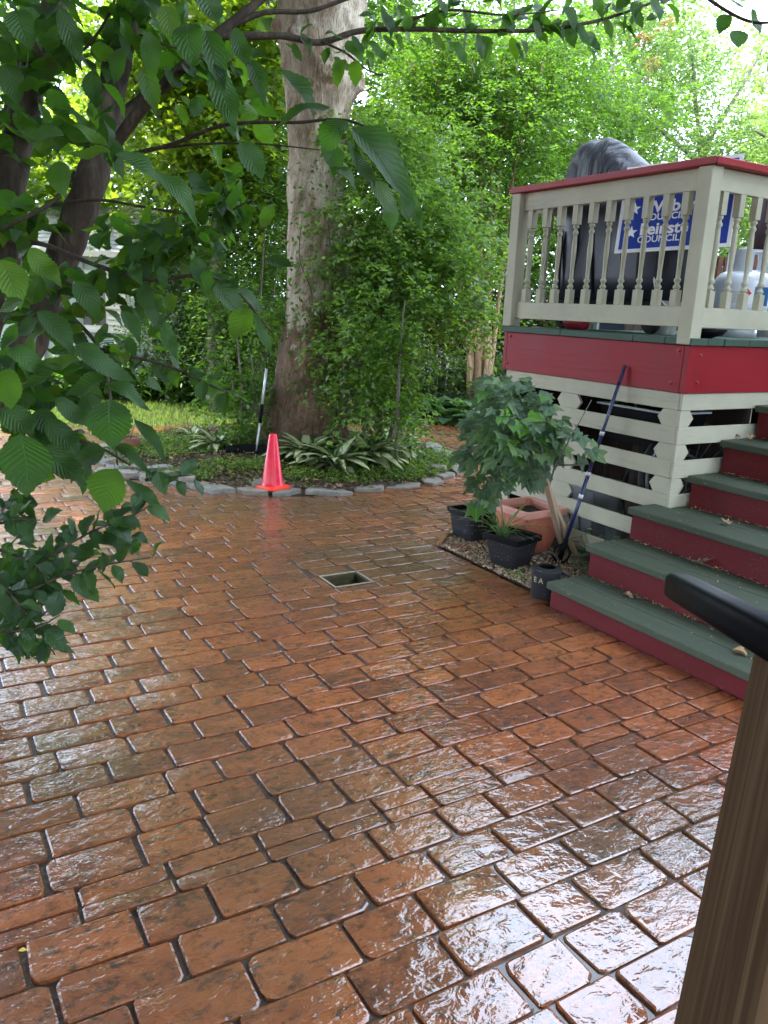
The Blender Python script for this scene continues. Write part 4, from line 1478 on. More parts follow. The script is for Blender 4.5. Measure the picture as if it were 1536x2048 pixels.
MB().box((-0.05, -0.016, 0), (-0.0205, 0.016, 0.80)).build('edge_trim', MT['siding'], fr)

# things stored under the deck, seen between the slats
wh = thing('bicycle_wheel', 'old grey rimmed bicycle wheel stored under the deck', 'wheel', (4.25, 3.42, 0.44), R(20))
b = MB()
t = np.linspace(0, 2 * math.pi, 49)
b.tube(np.stack([0 * t, 0.33 * np.cos(t), 0.33 * np.sin(t)], 1), 0.022, 8, cap=False)
o = b.build('tyre', MT['rubber'], wh, smooth=True)
MB().tube(np.stack([0 * t, 0.295 * np.cos(t), 0.295 * np.sin(t)], 1), 0.013, 8, cap=False).build('rim', MT['rim'], wh, smooth=True)
MB().tube([(-.04, 0, 0), (.04, 0, 0)], 0.022, 10).build('hub', MT['rim'], wh)
for k in range(20):
    a = k * math.pi / 10
    MB().tube([(0.015 * (-1) ** k, 0, 0), (0, 0.285 * math.cos(a), 0.285 * math.sin(a))], 0.0016, 4).build('spoke', MT['rim'], wh)
wh2 = wh.copy()
COL.objects.link(wh2)
wh2['label'] = 'second wheel stored under the deck, nearer the corner by the stairs'
wh2.location = (4.12, 3.22, 0.62)
wh2.rotation_euler = (0.3, 0.1, R(75))
for ch in list(wh.children):
    c = ch.copy()
    COL.objects.link(c)
    c.parent = wh2
for q in (wh, wh2):
    q['group'] = 'wheels stored under the deck'
tr = thing('seed_tray', 'dark tray of green seedlings under the deck behind the top slat', 'planter', (4.0, 3.46, 0.80))
b = MB()
b.loft([[(-.14, -.24, 0), (.14, -.24, 0), (.14, .24, 0), (-.14, .24, 0)], [(-.17, -.28, .22), (.17, -.28, .22), (.17, .28, .22), (-.17, .28, .22)]], cap1=False)
b.build('tray', MT['blackplastic'], tr)
b = MB()
for lo, hi in (((-.185, -.295, .2205), (.185, -.27, .232)), ((-.185, .27, .2205), (.185, .295, .232)), ((-.185, -.2695, .2205), (-.16, .2695, .232)), ((.16, -.2695, .2205), (.185, .2695, .232))):
    b.box(lo, hi)
b.build('rim', MT['tub'], tr)
MB().box((-.155, -.26, .19), (.155, .26, .205)).build('soil', MT['potsoil'], tr)
for k in range(22):
    x, y = rnd.uniform(-.13, .13), rnd.uniform(-.24, .24)
    place_leaf(vo[k % 3], (4.0 + x, 3.46 + y, 1.0), (rnd.uniform(-1, 1), rnd.uniform(-1, 1), 0.8), (0, 0, 1), rnd.uniform(.05, .11), rnd.uniform(.04, .07), tr)
MB().tube([(0, 0, -0.80), (0, 0, 0)], [0.10, 0.09], 12).build('stand', MT['fence'], tr)
bn = thing('stored_bin', 'grey ribbed bin standing under the deck in the dark', 'bin', (4.15, 3.95, 0))
MB().lathe([(0.17, 0), (0.20, 0.40), (0.215, 0.405), (0.215, 0.43), (0.19, 0.43)], 24).build('body', MT['grey'], bn, auto=40)
for k in range(12):
    a = k * math.pi / 6
    MB().tube([(0.176 * math.cos(a), 0.176 * math.sin(a), 0.02), (0.203 * math.cos(a), 0.203 * math.sin(a), 0.39)], 0.008, 5).build('rib', MT['grey'], bn)

# ------------------------------------------------------------------ things by the gravel strip
GZ = 0.012


def pot(name, label, center, rz, side_t, side_b, h, mat, rim_mat, rim_h, rim_out, cat, soil_dz=0.03):
    t = thing(name, label, cat, (center[0], center[1], GZ), rz)
    sq = lambda s, z, b: [(sx * s / 2 + (0), sy * s / 2, z) for sx, sy in ((-1, -1), (1, -1), (1, 1), (-1, 1))]

    def rs_(s, z, c=0.12):
        o_ = []
        r = s * c
        for k, (sx, sy) in enumerate(((1, 1), (-1, 1), (-1, -1), (1, -1))):
            for j in range(4):
                a = (k * 90 + j * 30) * math.pi / 180
                o_.append((sx * (s / 2 - r) + r * math.cos(a), sy * (s / 2 - r) + r * math.sin(a), z))
        return o_
    wall = []
    for q in range(6):
        f = q / 5
        wall.append(rs_(side_b + (side_t - side_b) * f ** 0.8, h * f))
    inn = side_t - 0.02
    MB().loft(wall + [rs_(inn, h), rs_(inn - 0.012, h - soil_dz - 0.02)], cap1=False).build('body', mat, t, auto=35)
    MB().loft([rs_(side_t + 0.001, h - rim_h, .07), rs_(side_t + rim_out * 2, h - rim_h + .003, .07), rs_(side_t + rim_out * 2, h + 0.002, .07), rs_(side_t + rim_out * 2 - 0.006, h + 0.006, .07), rs_(inn - 0.004, h + 0.006, .09), rs_(inn - 0.006, h - rim_h, .09)], cap0=False, cap1=False).build('rim', rim_mat, t, auto=35)
    s = side_t / 2 - 0.012
    b = MB()
    n = 7
    V = [(-s + 2 * s * i / n, -s + 2 * s * j / n, h - soil_dz + rnd.uniform(-.008, .008)) for j in range(n + 1) for i in range(n + 1)]
    b.add(V, [(j * (n + 1) + i, j * (n + 1) + i + 1, (j + 1) * (n + 1) + i + 1, (j + 1) * (n + 1) + i) for j in range(n) for i in range(n)])
    b.build('soil', MT['potsoil'], t, smooth=True)
    return t


potA = pot('square_pot', 'black square pot furthest along the gravel, under the big leafy vine', (3.36, 4.345), R(3), 0.275, 0.215, 0.20, MT['blackpot'], MT['blackplastic'], 0.03, 0.008, 'potted plant')
potB = pot('square_pot', 'black square pot of chives in front of the terracotta planter', (3.195, 3.735), R(14), 0.255, 0.18, 0.20, MT['blackpot'], MT['blackplastic'], 0.032, 0.010, 'potted plant')
tpot = pot('terracotta_planter', 'square terracotta planter of big leafy vine against the slatted deck', (3.525, 3.985), R(3), 0.345, 0.25, 0.30, MT['terra'], MT['terrarim'], 0.038, 0.018, 'potted plant', 0.05)
for s in (0, 1):                                       # moulded arches on the planter's two near faces
    for rr in (0.098, 0.080, 0.062):
        t = np.linspace(0.0, math.pi, 15)
        pts = np.stack([rr * np.cos(t), np.full(15, 0.0), 0.08 + rr * 1.4 * np.sin(t)], 1)
        pts = np.concatenate([[(rr, 0, 0.03)], pts, [(-rr, 0, 0.03)]])
        yy_ = -(0.250 + 0.095 * (pts[:, 2] / 0.30) ** 0.8) / 2 - 0.001
        pts[:, 1] = yy_
        if s:
            pts = np.stack([pts[:, 1], -pts[:, 0], pts[:, 2]], 1)
        MB().tube(pts, 0.0032, 5).build('moulding', MT['terra'], tpot, smooth=True)
for t, s0 in ((potA, 0), (potB, 1)):
    for s in (0, 1):                                   # embossed bands
        for z in (0.085, 0.15):
            w = (0.1075 if s0 == 0 else 0.09) + (0.03 if s0 == 0 else 0.0375) * (z / 0.2) ** 0.8
            b = MB().box((-w * .8, -w - 0.0035, z), (w * .8, -w + 0.002, z + 0.008))
            o = b.build('band', MT['blackpot'], t)
            o.rotation_euler = (0, 0, R(-90) * s)
# chives
cp = np.array([3.17, 3.775, GZ + 0.17])
cb = blade_mesh('blade', MT['chive'], 0.03, 1, 0.55, 0.3)
cb2 = blade_mesh('blade', MT['chive'], 0.03, 2, 0.95, 0.3)
for k in range(46):
    a = rnd.uniform(0, 6.28)
    t = rnd.uniform(0.1, 1.0)
    L = rnd.uniform(0.14, 0.30)
    ax = (math.cos(a) * t, math.sin(a) * t, 1.0)
    place_leaf(cb if t < .5 else cb2, cp + np.array([rnd.uniform(-.03, .03) - .02, rnd.uniform(-.03, .03), 0]), ax, (-math.cos(a), -math.sin(a), .8 * t + .2), L, L * rnd.uniform(.7, 1.2), potB, 'blade')
# watering can
can = thing('watering_can', 'scuffed black watering can with EA lettering beside the lowest step', 'watering can', (3.035, 3.225, 0.0), R(0))
MB().lathe([(0.078, 0.0), (0.081, 0.004), (0.083, 0.15), (0.087, 0.152), (0.087, 0.162), (0.080, 0.165), (0.055, 0.178), (0.052, 0.178), (0.052, 0.17), (0.072, 0.155), (0.075, 0.02), (0.01, 0.015)], 32).build('body', MT['wateringcan'], can, auto=40)
ca = math.atan2(-3.225, -3.035)                        # towards viewpoint
sd = np.array([math.cos(ca + math.pi / 2), math.sin(ca + math.pi / 2)])   # to the right seen from viewpoint
t = np.linspace(0, math.pi, 17)
pts = np.stack([-sd[0] * 0.072 * np.cos(t), -sd[1] * 0.072 * np.cos(t), 0.158 + 0.105 * np.sin(t)], 1)
b = MB()
for dlt in (-0.006, -0.002, 0.002, 0.006):
    pass
fwd2 = np.array([math.cos(ca), math.sin(ca)])
rings = []
for p in pts:
    rings.append([(p[0] + fwd2[0] * s, p[1] + fwd2[1] * s, p[2] + q) for s, q in ((-.013, -.003), (.013, -.003), (.013, .003), (-.013, .003))])
MB().loft(rings).build('top_handle', MT['wateringcan'], can)
p0 = sd * 0.08
MB().tube([(p0[0], p0[1], 0.15), (sd[0] * .125, sd[1] * .125, 0.135), (sd[0] * .13, sd[1] * .13, 0.07), (sd[0] * .083, sd[1] * .083, 0.03)], 0.009, 8).build('back_handle', MT['wateringcan'], can, smooth=True)
MB().tube([(-fwd2[0] * .07, -fwd2[1] * .07, 0.03), (-fwd2[0] * .13, -fwd2[1] * .13, 0.08), (-fwd2[0] * .19, -fwd2[1] * .19, 0.13)], [0.02, 0.014, 0.012], 10).build('spout', MT['wateringcan'], can, smooth=True)
for ch, da in (('E', -44), ('A', -21)):
    a = ca + R(da)
    text_part('lettering', ch, 0.042, (0.0845 * math.cos(a) - 0.012 * math.cos(a + math.pi / 2), 0.0845 * math.sin(a) - 0.012 * math.sin(a + math.pi / 2), 0.098), MT['gold'], can, 0.0005, (R(90), 0, a + math.pi / 2))
# wooden stakes
def stake(lab, a, b, w, rot):
    a, b = np.array(a), np.array(b)
    v = b - a
    L = float(np.linalg.norm(v))
    o = MB().box((-w / 2, -w * .42, 0), (w / 2, w * .42, L)).build('wooden_stake', MT['stake'], bevel=0.003)
    o.rotation_euler = Vector(v.tolist()).to_track_quat('Z', 'Y').to_euler()
    o.location = a.tolist()
    return tag(o, lab, 'stake', 'stakes crossed over the planter')


stake('pale wooden stake in front, leaning across the terracotta planter rim', gz(1128, 1108, .012), at(1078, 905, 4.42), 0.034, 0)
stake('pale wooden stake behind, crossing over to the lowest steps', gz(1175, 1110, .012) + np.array([-.12, -.03, 0]), at(1052, 880, 4.62), 0.032, 0)
# blue pole with black hand-fork head
pb = np.array([3.50, 3.62, 0.03])
pt = onx(1250, 731, 3.688)
rk = thing('garden_rake', 'dark blue poled garden rake leaning on the red skirt of the deck', 'rake', tuple(pb))
v_ = pt - pb
MB().tube([v_ * 0.10, v_ * 0.45], 0.0125, 12).build('lower_pole', MT['bluepole'], rk, smooth=True)
MB().tube([v_ * 0.45, v_], 0.0105, 12).build('upper_pole', MT['bluepole'], rk, smooth=True)
for f in (0.34, 0.455, 0.66):
    MB().tube([v_ * f, v_ * (f + 0.02)], 0.0150, 12).build('collar', MT['silver'] if f > .4 else MT['signwhite'], rk, smooth=True)
hx_ = unit(np.cross(v_, np.array([-1.0, -1.0, 0])))
vz = v_ / np.linalg.norm(v_)
MB().tube([vz * 0.02, vz * 0.16], [0.017, 0.0145], 12).build('socket', MT['blackplastic'], rk, smooth=True)
for s in (-1, 1):
    MB().tube([vz * 0.12 + hx_ * 0.012 * s, vz * 0.08 + hx_ * 0.05 * s, vz * 0.02 + hx_ * 0.045 * s, hx_ * 0.02 * s - vz * .0], 0.0065, 7).build('loop', MT['blackplastic'], rk, smooth=True)
ny = np.cross(vz, hx_)
for k in range(7):
    s = (k - 3) / 3
    MB().tube([vz * 0.03 + hx_ * 0.045 * s, -vz * 0.02 + hx_ * 0.06 * s - ny * .02, -vz * 0.035 + hx_ * 0.062 * s - ny * 0.05], [0.004, 0.004, 0.002], 5).build('tine', MT['blackplastic'], rk, smooth=True)

# the big leafy vine in the planter, leaf by leaf
vt = thing('leafy_vine', 'tall leafy vine with big toothed leaves growing over planter and pots', 'plant', (3.5, 4.15, GZ + 0.2))
vt_mats = vl
BL = [(at(1032, 872, 4.45), (0.20, 0.22, 0.17), 92), (at(1015, 800, 4.62), (0.19, 0.20, 0.15), 76), (at(972, 890, 4.8), (0.12, 0.2, 0.30), 96), (at(1085, 815, 4.45), (0.12, 0.12, 0.09), 20), (at(1165, 885, 4.28), (0.08, 0.07, 0.08), 8), (at(1000, 860, 4.55), (0.16, 0.16, 0.2), 60), (at(965, 985, 4.8), (0.10, 0.10, 0.11), 24), (at(1010, 960, 4.5), (0.07, 0.08, 0.05), 8), (at(1055, 935, 4.46), (0.12, 0.12, 0.085), 30), (at(1105, 880, 4.42), (0.09, 0.09, 0.09), 22), (at(1085, 850, 4.42), (0.12, 0.10, 0.13), 34)]
for c, rad, n in BL:
    for k in range(n):
        d = np.array([rnd.gauss(0, 1), rnd.gauss(0, 1), rnd.gauss(0, 1)])
        d /= np.linalg.norm(d)
        p = c + d * np.array(rad) * rnd.random() ** 0.4
        if p[0] > 3.69 and p[2] < 1.4:
            p[0] = 3.69 - rnd.random() * 0.1
        out = unit(d * np.array([1, 1, .3]) + np.array([-0.5, -0.6, -0.55]) + np.array([rnd.gauss(0, .35), rnd.gauss(0, .35), rnd.gauss(0, .3)]))
        nn = unit(np.array([-0.45, -0.55, 0.75]) + np.array([rnd.gauss(0, .35), rnd.gauss(0, .35), rnd.gauss(0, .2)]))
        s = rnd.uniform(0.065, 0.12)
        br = rnd.random() < (0.22 if (c is BL[0][0] or c is BL[6][0]) else 0.04)
        place_leaf((vb[k % 4] if br else vl[k % 6]), p, out, nn, s, s * rnd.uniform(.85, 1.1), vt)
for x, y, d, L in ((985, 905, 4.5, .075), (1010, 858, 4.4, .06), (1042, 865, 4.4, .05)):
    place_leaf(vo[0], at(x, y, d), RX * -1 + DN * 0.15, -FW + np.array([0, 0, .5]), L, L, vt)
o0 = np.array(vt.location)
for pts in ([gz(1080, 1000, .2), at(1060, 940, 4.45), at(1045, 860, 4.5), at(1000, 790, 4.6)], [gz(1090, 1005, .2), at(1110, 930, 4.4), at(1150, 860, 4.3), at(1183, 800, 4.25)],
            [gz(965, 1050, .15), at(968, 960, 4.85), at(975, 850, 4.8), at(985, 770, 4.75)], [at(1110, 930, 4.4), at(1160, 930, 4.3), at(1190, 900, 4.25)], [at(1000, 930, 4.6), at(940, 900, 4.7), at(890, 893, 4.75)]):
    MB().tube([np.array(p) - o0 for p in pts], np.linspace(0.006, 0.002, len(pts)), 6).build('stem', MT['barkgrey'], vt, smooth=True)
# compound sprig reaching out over the walk
wl0 = [leaf_mesh('leaf', MT['vine'], 0.5, 3, 0.0, 0.12, 0.2, seed=s) for s in range(3)]
for k in range(13):
    f = k / 12
    px, py = 990 - 105 * f, 905 - 12 * f + (16 if k % 2 else -20)
    place_leaf(wl0[k % 3], at(px, py, 4.7), -RX + (DN if k % 2 else -DN) * 0.6, -FW + np.array([0, 0, .6]), 0.05, 0.03, vt)
tag(MB().tube([gz(988, 1040, .01), gz(988, 1040, .01) + np.array([0, 0, 1.02])], 0.014, 8).build('trellis_stake', MT['fence'], smooth=True), 'thin dark upright stake behind the leafy vine', 'stake')

# low weeds at the foot of the slats
wd = thing('weed_clump', 'low leafy weed between the deck slats and the second step', 'plant', (3.60, 3.42, GZ))
wl = [leaf_mesh('leaf', MT['vine'], 0.5, 5, 0.06, 0.12, 0.25, seed=s) for s in range(4)]
for k in range(70):
    a = rnd.uniform(0, 6.28)
    r = rnd.random() ** .6 * 0.13
    h = rnd.uniform(0.02, 0.26)
    place_leaf(wl[k % 4], (3.60 + r * math.cos(a) * .7, 3.43 + r * math.sin(a), GZ + h), (math.cos(a), math.sin(a), rnd.uniform(-.3, .5)), (rnd.uniform(-.4, 0), rnd.uniform(-.5, 0), 1), rnd.uniform(.035, .06), rnd.uniform(.035, .055), wd)
for k in range(6):
    MB().tube([(rnd.uniform(-.03, .03), rnd.uniform(-.03, .03), 0), (rnd.uniform(-.08, .06), rnd.uniform(-.1, .1), 0.24)], [0.003, 0.0015], 5).build('stem', MT['chive'], wd)
w2 = thing('weed_sprout', 'small bright weed sprouting at the edge of the gravel', 'plant', (3.06, 3.46, 0.01))
for k in range(22):
    a = rnd.uniform(0, 6.28)
    place_leaf(vo[k % 3], (3.06 + rnd.uniform(-.05, .05), 3.46 + rnd.uniform(-.09, .09), 0.01 + rnd.uniform(0, .05)), (math.cos(a), math.sin(a), .5), (0, 0, 1), .028, .026, w2)

p = gz(545, 978, 0.0)
slab(p[0] - .02, p[1] - .03, .46, .26, .044, R(-20), (0, 0), -0.008)
# ------------------------------------------------------------------ cone, broom, pots on the bed
pc = gz(545, 976, 0.03)
cn = thing('traffic_cone', 'bright neon red traffic cone standing on the bed edging', 'traffic cone', (pc[0], pc[1], 0.036), R(20))
b = MB()
hw = 0.120
sq = lambda s, z, c: [(sx * (s - c) + c * math.cos((k * 90 + j * 45) * math.pi / 180), sy * (s - c) + c * math.sin((k * 90 + j * 45) * math.pi / 180), z) for k, (sx, sy) in enumerate(((1, 1), (-1, 1), (-1, -1), (1, -1))) for j in range(3)]
b.loft([sq(hw, 0, .03), sq(hw, 0.012, .03), sq(hw - .01, 0.020, .03), sq(hw - .04, 0.026, .05)])
b.build('base', MT['conebase'], cn, auto=40)
MB().lathe([(0.097, 0.024), (0.091, 0.032), (0.087, 0.05), (0.033, 0.448), (0.028, 0.456), (0.024, 0.456), (0.024, 0.44)], 40).build('cone_body', MT['cone'], cn, auto=50)

pb = on_mound(512, 908)
pt = at(533, 738, float((pb - np.array([0, 0, CAM_H])) @ FW) + 0.08)
br = thing('leaf_rake', 'wide black rake with silver pole standing against the plane tree', 'rake', tuple(pb))
v_ = pt - pb
MB().tube([v_ * 0.03, v_ * 0.40], 0.012, 10).build('lower_pole', MT['silver'], br, smooth=True)
MB().tube([v_ * 0.36, v_ * 0.58], 0.017, 10).build('grip', MT['blackplastic'], br, smooth=True)
MB().tube([v_ * 0.57, v_], 0.0135, 10).build('upper_pole', MT['silver'], br, smooth=True)
rr_ = RX.copy()
rr_[2] = 0
rr_ = unit(rr_)
ff_ = np.array([-rr_[1], rr_[0], 0])
rings = []
for s in np.linspace(-0.29, 0.29, 15):
    c = rr_ * s + ff_ * (-0.04 * (s / .29) ** 2)
    zt = 0.09 - 0.025 * (s / .29) ** 2
    rings.append([c + ff_ * 0.02, c + ff_ * 0.03 + np.array([0, 0, zt]), c + ff_ * 0.024 + np.array([0, 0, zt]), c + ff_ * 0.0 + np.array([0, 0, .03])])
MB().loft(rings).build('head', MT['blackplastic'], br, smooth=False)
for k in range(26):
    s = -0.28 + 0.56 * k / 25
    c = rr_ * s + ff_ * (-0.04 * (s / .29) ** 2)
    MB().tube([c + np.array([0, 0, .035]), c - ff_ * .03 + np.array([0, 0, .012]), c - ff_ * .05 - np.array([0, 0, .015])], [.006, .005, .003], 4).build('tine', MT['blackplastic'], br)

pc = gz(262, 905, 0.02)
sp = thing('small_plant_pot', 'small dark pot with a twiggy plant beside the bed stones', 'potted plant', (pc[0], pc[1], 0.0))
MB().lathe([(0.075, 0), (0.10, 0.15), (0.108, 0.152), (0.108, 0.178), (0.095, 0.178), (0.09, 0.16), (0.01, 0.158)], 22).build('pot', MT['brownslat'], sp, auto=40)
for k in range(26):
    a = rnd.uniform(0, 6.28)
    place_leaf(vo[k % 3] if k % 4 == 0 else wl[k % 4], (pc[0] + rnd.uniform(-.1, .1), pc[1] + rnd.uniform(-.1, .1), 0.2 + rnd.uniform(0, .22)), (math.cos(a), math.sin(a), .2), (0, 0, 1), .06, .05, sp)
for k in range(5):
    MB().tube([(0, 0, .15), (rnd.uniform(-.1, .1), rnd.uniform(-.1, .1), .38)], [.004, .002], 5).build('stem', MT['barkgrey'], sp)

# ------------------------------------------------------------------ near wooden post with the black handle bar
q0, q1 = at(1508, 1276, 0.66), at(1338, 2060, 0.66)
vz = unit(q0 - q1)
hxx = RX - vz * (RX @ vz)
hxx = unit(hxx)
hyy = np.cross(vz, hxx)
pw = 0.105
np_ = thing('handrail_post', 'weathered timber post close by at the lower corner of the patio', 'post', tuple(q1 - vz * 0.9))
L = float(np.linalg.norm(q0 - q1)) + 0.9
o = MB().box((0, -pw, 0), (pw, 0, L)).build('timber', MT['post'], np_, bevel=0.006)
o.matrix_basis = Matrix(((hxx[0], hyy[0], vz[0], 0), (hxx[1], hyy[1], vz[1], 0), (hxx[2], hyy[2], vz[2], 0), (0, 0, 0, 1)))
e0 = at(1351, 1172, 0.74)
e1 = at(1660, 1345, 0.44)
vb_ = unit(e1 - e0)
up_ = np.array([0, 0, 1.0]) - vb_ * vb_[2]
up_ = unit(up_)
sd_ = np.cross(vb_, up_)
hb = thing('handle_bar', 'rounded black handle bar resting on the near timber post', 'handle', tuple(e0))
rings = []
LB = float(np.linalg.norm(e1 - e0))
for s, k in ((0.0, 0.55), (0.002, .82), (0.006, .96), (0.012, 1.0), (LB, 1.0)):
    ring = []
    for a in np.linspace(0, 2 * math.pi, 20, endpoint=False):
        c, sn = math.cos(a), math.sin(a)
        q = (abs(c) ** 6 + abs(sn) ** 6) ** -(1 / 6)
        ring.append(vb_ * s + sd_ * 0.012 * k * q * c + up_ * (0.001 + 0.0120 * k * q * sn))
    rings.append(ring)
MB().loft(rings).build('bar', MT['blackplastic'], hb, smooth=True)

# ------------------------------------------------------------------ the old plane tree in the bed
TD = 8.3
pl_t = thing('plane_tree', 'thick old plane tree with mottled bark and knobbly burls in the round bed', 'tree', tuple(at(616, 860, TD) * np.array([1, 1, 0])))
o0 = np.array(pl_t.location)
prof_px = [(905, 520, 712), (870, 530, 702), (850, 536, 696), (800, 546, 692), (740, 553, 691), (680, 562, 691), (600, 574, 692), (500, 577, 692), (400, 578, 692), (320, 579, 690), (260, 578, 692), (220, 574, 700), (180, 569, 712), (140, 565, 718), (90, 562, 723), (30, 560, 728), (-60, 556, 738), (-160, 548, 752)]
V, Fc, SEG = [], [], 104
for i, (y, xl, xr) in enumerate(prof_px):
    c = at((xl + xr) / 2, y, TD)
    r = (xr - xl) / 2 / F_PX * TD
    z = c[2]
    for k in range(SEG):
        a = 2 * math.pi * k / SEG
        flare = max(0, (0.75 - z)) * 0.16
        f = 1 + flare * math.sin(a * 5 + 1) + 0.035 * math.sin(a * 3 + z * 1.7) + 0.03 * math.sin(a * 7 + z * 3.1) + 0.02 * math.sin(a * 11 - z * 6)
        V.append((c[0] + r * f * math.cos(a), c[1] + r * f * math.sin(a), z))
# refine between rings
Vn = np.array(V).reshape(len(prof_px), SEG, 3)
fine = []
SUB = 11
for i in range(len(prof_px) - 1):
    for s in range(SUB):
        t = s / SUB
        t = t * t * (3 - 2 * t) * 0.3 + t * 0.7
        fine.append(Vn[i] * (1 - t) + Vn[i + 1] * t)
fine.append(Vn[-1])
fine = np.array(fine)
burls = [(at(605, 75, TD - .28), .13, .10), (at(655, 150, TD - .30), .12, .10), (at(715, 165, TD - .1), .12, .09), (at(690, 40, TD - .25), .12, .08), (at(570, 55, TD - .05), .11, .08), (at(640, 20, TD - .28), .1, .07), (at(630, 250, TD - .28), .09, .04), (at(600, 640, TD - .26), .14, .05), (at(650, 480, TD - .26), .1, .04), (at(560, 800, TD - .2), .13, .06), (at(660, 800, TD - .2), .13, .07)]
cen = fine.mean(axis=1, keepdims=True)
od = unit(fine - cen)
for bc, br_, bh in burls:
    d = np.linalg.norm(fine - np.array(bc), axis=2)
    g = bh * np.exp(-(d / br_) ** 2) * (1 + 0.35 * np.cos(d / br_ * 9))
    fine = fine + od * g[:, :, None]
# furrowed, flaking bark
aa = np.arctan2(od[:, :, 1], od[:, :, 0])
zz = fine[:, :, 2]
plate = np.sin(aa * 4 + 2.2 * np.sin(zz * 2.1) + zz * 1.3) * np.sin(zz * 5.3 + 2 * np.sin(aa * 3 + 1))
fur = np.abs(np.sin(aa * 13 + 1.6 * np.sin(zz * 3.7 + aa * 2) + 0.8 * np.sin(zz * 9.1))) + 0.6 * np.abs(np.sin(aa * 23 + 2.0 * np.sin(zz * 5.9 + 1.7)))
low = np.clip((2.2 - zz) / 1.6, 0.25, 1)
fine = fine + od * (0.013 * np.clip(plate * 2.5, -1, 1) * (1.2 - low) - 0.020 * (1 - np.clip(fur, 0, 1)) * low + rng.normal(size=zz.shape) * 0.0022)[:, :, None]
b = MB()
b.loft([f - o0 for f in fine])
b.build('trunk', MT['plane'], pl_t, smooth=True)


def limb(name, parent, pts, r0, r1, mat, seg=8, wob=0.02, sub=5):
    P = [np.array(p, float) for p in pts]
    Q = []
    for i in range(len(P) - 1):
        p_1 = P[max(i - 1, 0)]
        p2, p3 = P[i], P[i + 1]
        p4 = P[min(i + 2, len(P) - 1)]
        for s in range(sub):
            t = s / sub
            q = 0.5 * ((2 * p2) + (-p_1 + p3) * t + (2 * p_1 - 5 * p2 + 4 * p3 - p4) * t * t + (-p_1 + 3 * p2 - 3 * p3 + p4) * t ** 3)
            Q.append(q + np.array([rnd.gauss(0, wob), rnd.gauss(0, wob), 0]) * (r0 * 2))
    Q.append(P[-1])
    Q = np.array(Q)
    f = np.linspace(0, 1, len(Q))
    rr = r0 + (r1 - r0) * f
    rr = rr * (1 + 0.06 * np.sin(np.arange(len(Q)) * 2.1))
    org = np.array(parent.location) if parent else 0
    return MB().tube(Q - org, rr, seg).build(name, mat, parent, smooth=True)


top = at(650, -150, TD)
for (dx, dy, dz, r) in ((-1.6, -1.2, 2.6, .17), (1.0, 0.6, 3.0, .16), (-0.6, 1.4, 3.2, .18), (-2.2, 0.2, 1.8, .13)):
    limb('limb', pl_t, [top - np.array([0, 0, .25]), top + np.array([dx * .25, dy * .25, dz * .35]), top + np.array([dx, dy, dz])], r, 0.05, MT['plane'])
arr = [sprays(rng, [(C(-2.6, 6.6, 7.6), (2.6, 2.6, 1.5)), (C(-4.6, 3.6, 7.0), (3.2, 3.2, 1.5)), (C(-2.2, 2.0, 7.2), (2.4, 2.6, 1.3)), (C(-4.6, 7.2, 8.2), (2.6, 2.6, 1.8)), (C(0.4, -0.6, 7.6), (3.0, 2.6, 1.1)), (C(-1.6, 8.6, 10.2), (2.6, 2.6, 1.8)), (C(-3.0, -1.0, 7.2), (3.0, 2.6, 1.2)), (C(1.9, 1.6, 8.2), (2.8, 3.0, 1.1), 1.3), (C(-1.2, 9.2, 6.9), (2.3, 2.0, 1.4), 1.5), (C(-3.2, 9.0, 6.6), (2.2, 2.0, 1.4), 1.3), (C(-4.6, 9.2, 6.9), (2.0, 2.0, 1.2), 1.4)], 9200, 12, 0.7, 0.18, 0.16, droop=0.4, shell=1.5)]  # wide lobes out of view, added to shade the patio and darken reflections
arr[0] = (arr[0][0] - o0,) + arr[0][1:]
crown_obj('crown', arr, MT['planeleaf'], pl_t)
# vine creeping up the trunk
ivy = thing('trunk_creeper', 'small leaved creeper climbing the plane tree trunk', 'climbing plant', tuple(o0))
P, A, N = [], [], []
for k in range(1500):
    y = rnd.uniform(330, 800)
    x = rnd.choice((rnd.gauss(600, 22), rnd.gauss(675, 16), rnd.gauss(640, 30)))
    if y < 420 and rnd.random() < .5:
        continue
    p = at(x, y, TD - 0.36 - 0.02 * rnd.random() - 0.05 * math.sin((x - 575) / 117 * math.pi))
    P.append(p)
    A.append(-RX * rnd.uniform(-1, 1) + DN * rnd.uniform(.1, 1) - FW * .3)
    N.append(-FW + np.array([rnd.gauss(0, .3), rnd.gauss(0, .3), rnd.gauss(0.3, .3)]))
P, A, N = np.array(P), np.array(A), np.array(N)
sel = rng.random(len(P)) < 0.34
V, Fc = leaf_cards(P[sel], A[sel], N[sel], rng.uniform(.035, .07, sel.sum()), rng.uniform(.02, .04, sel.sum()))
link('leaves', fast_mesh('leaves', V - o0, Fc, MT['bgmid']), ivy)
for x0_ in (612, 668):
    limb('stem', ivy, [at(x0_ + rnd.uniform(-14, 14), y, TD - .34) for y in (850, 790, 720, 660, 590, 520, 450)], 0.009, 0.004, MT['barkelm'], 6)


# ------------------------------------------------------------------ hostas
hv = [blade_mesh('leaf', MT['hostavar'], 0.44 + .03 * s, s, 0.9 + .12 * s, 0.25) for s in range(4)]
hg = [blade_mesh('leaf', MT['hosta'], 0.62, s, 0.65, 0.25) for s in range(4)]


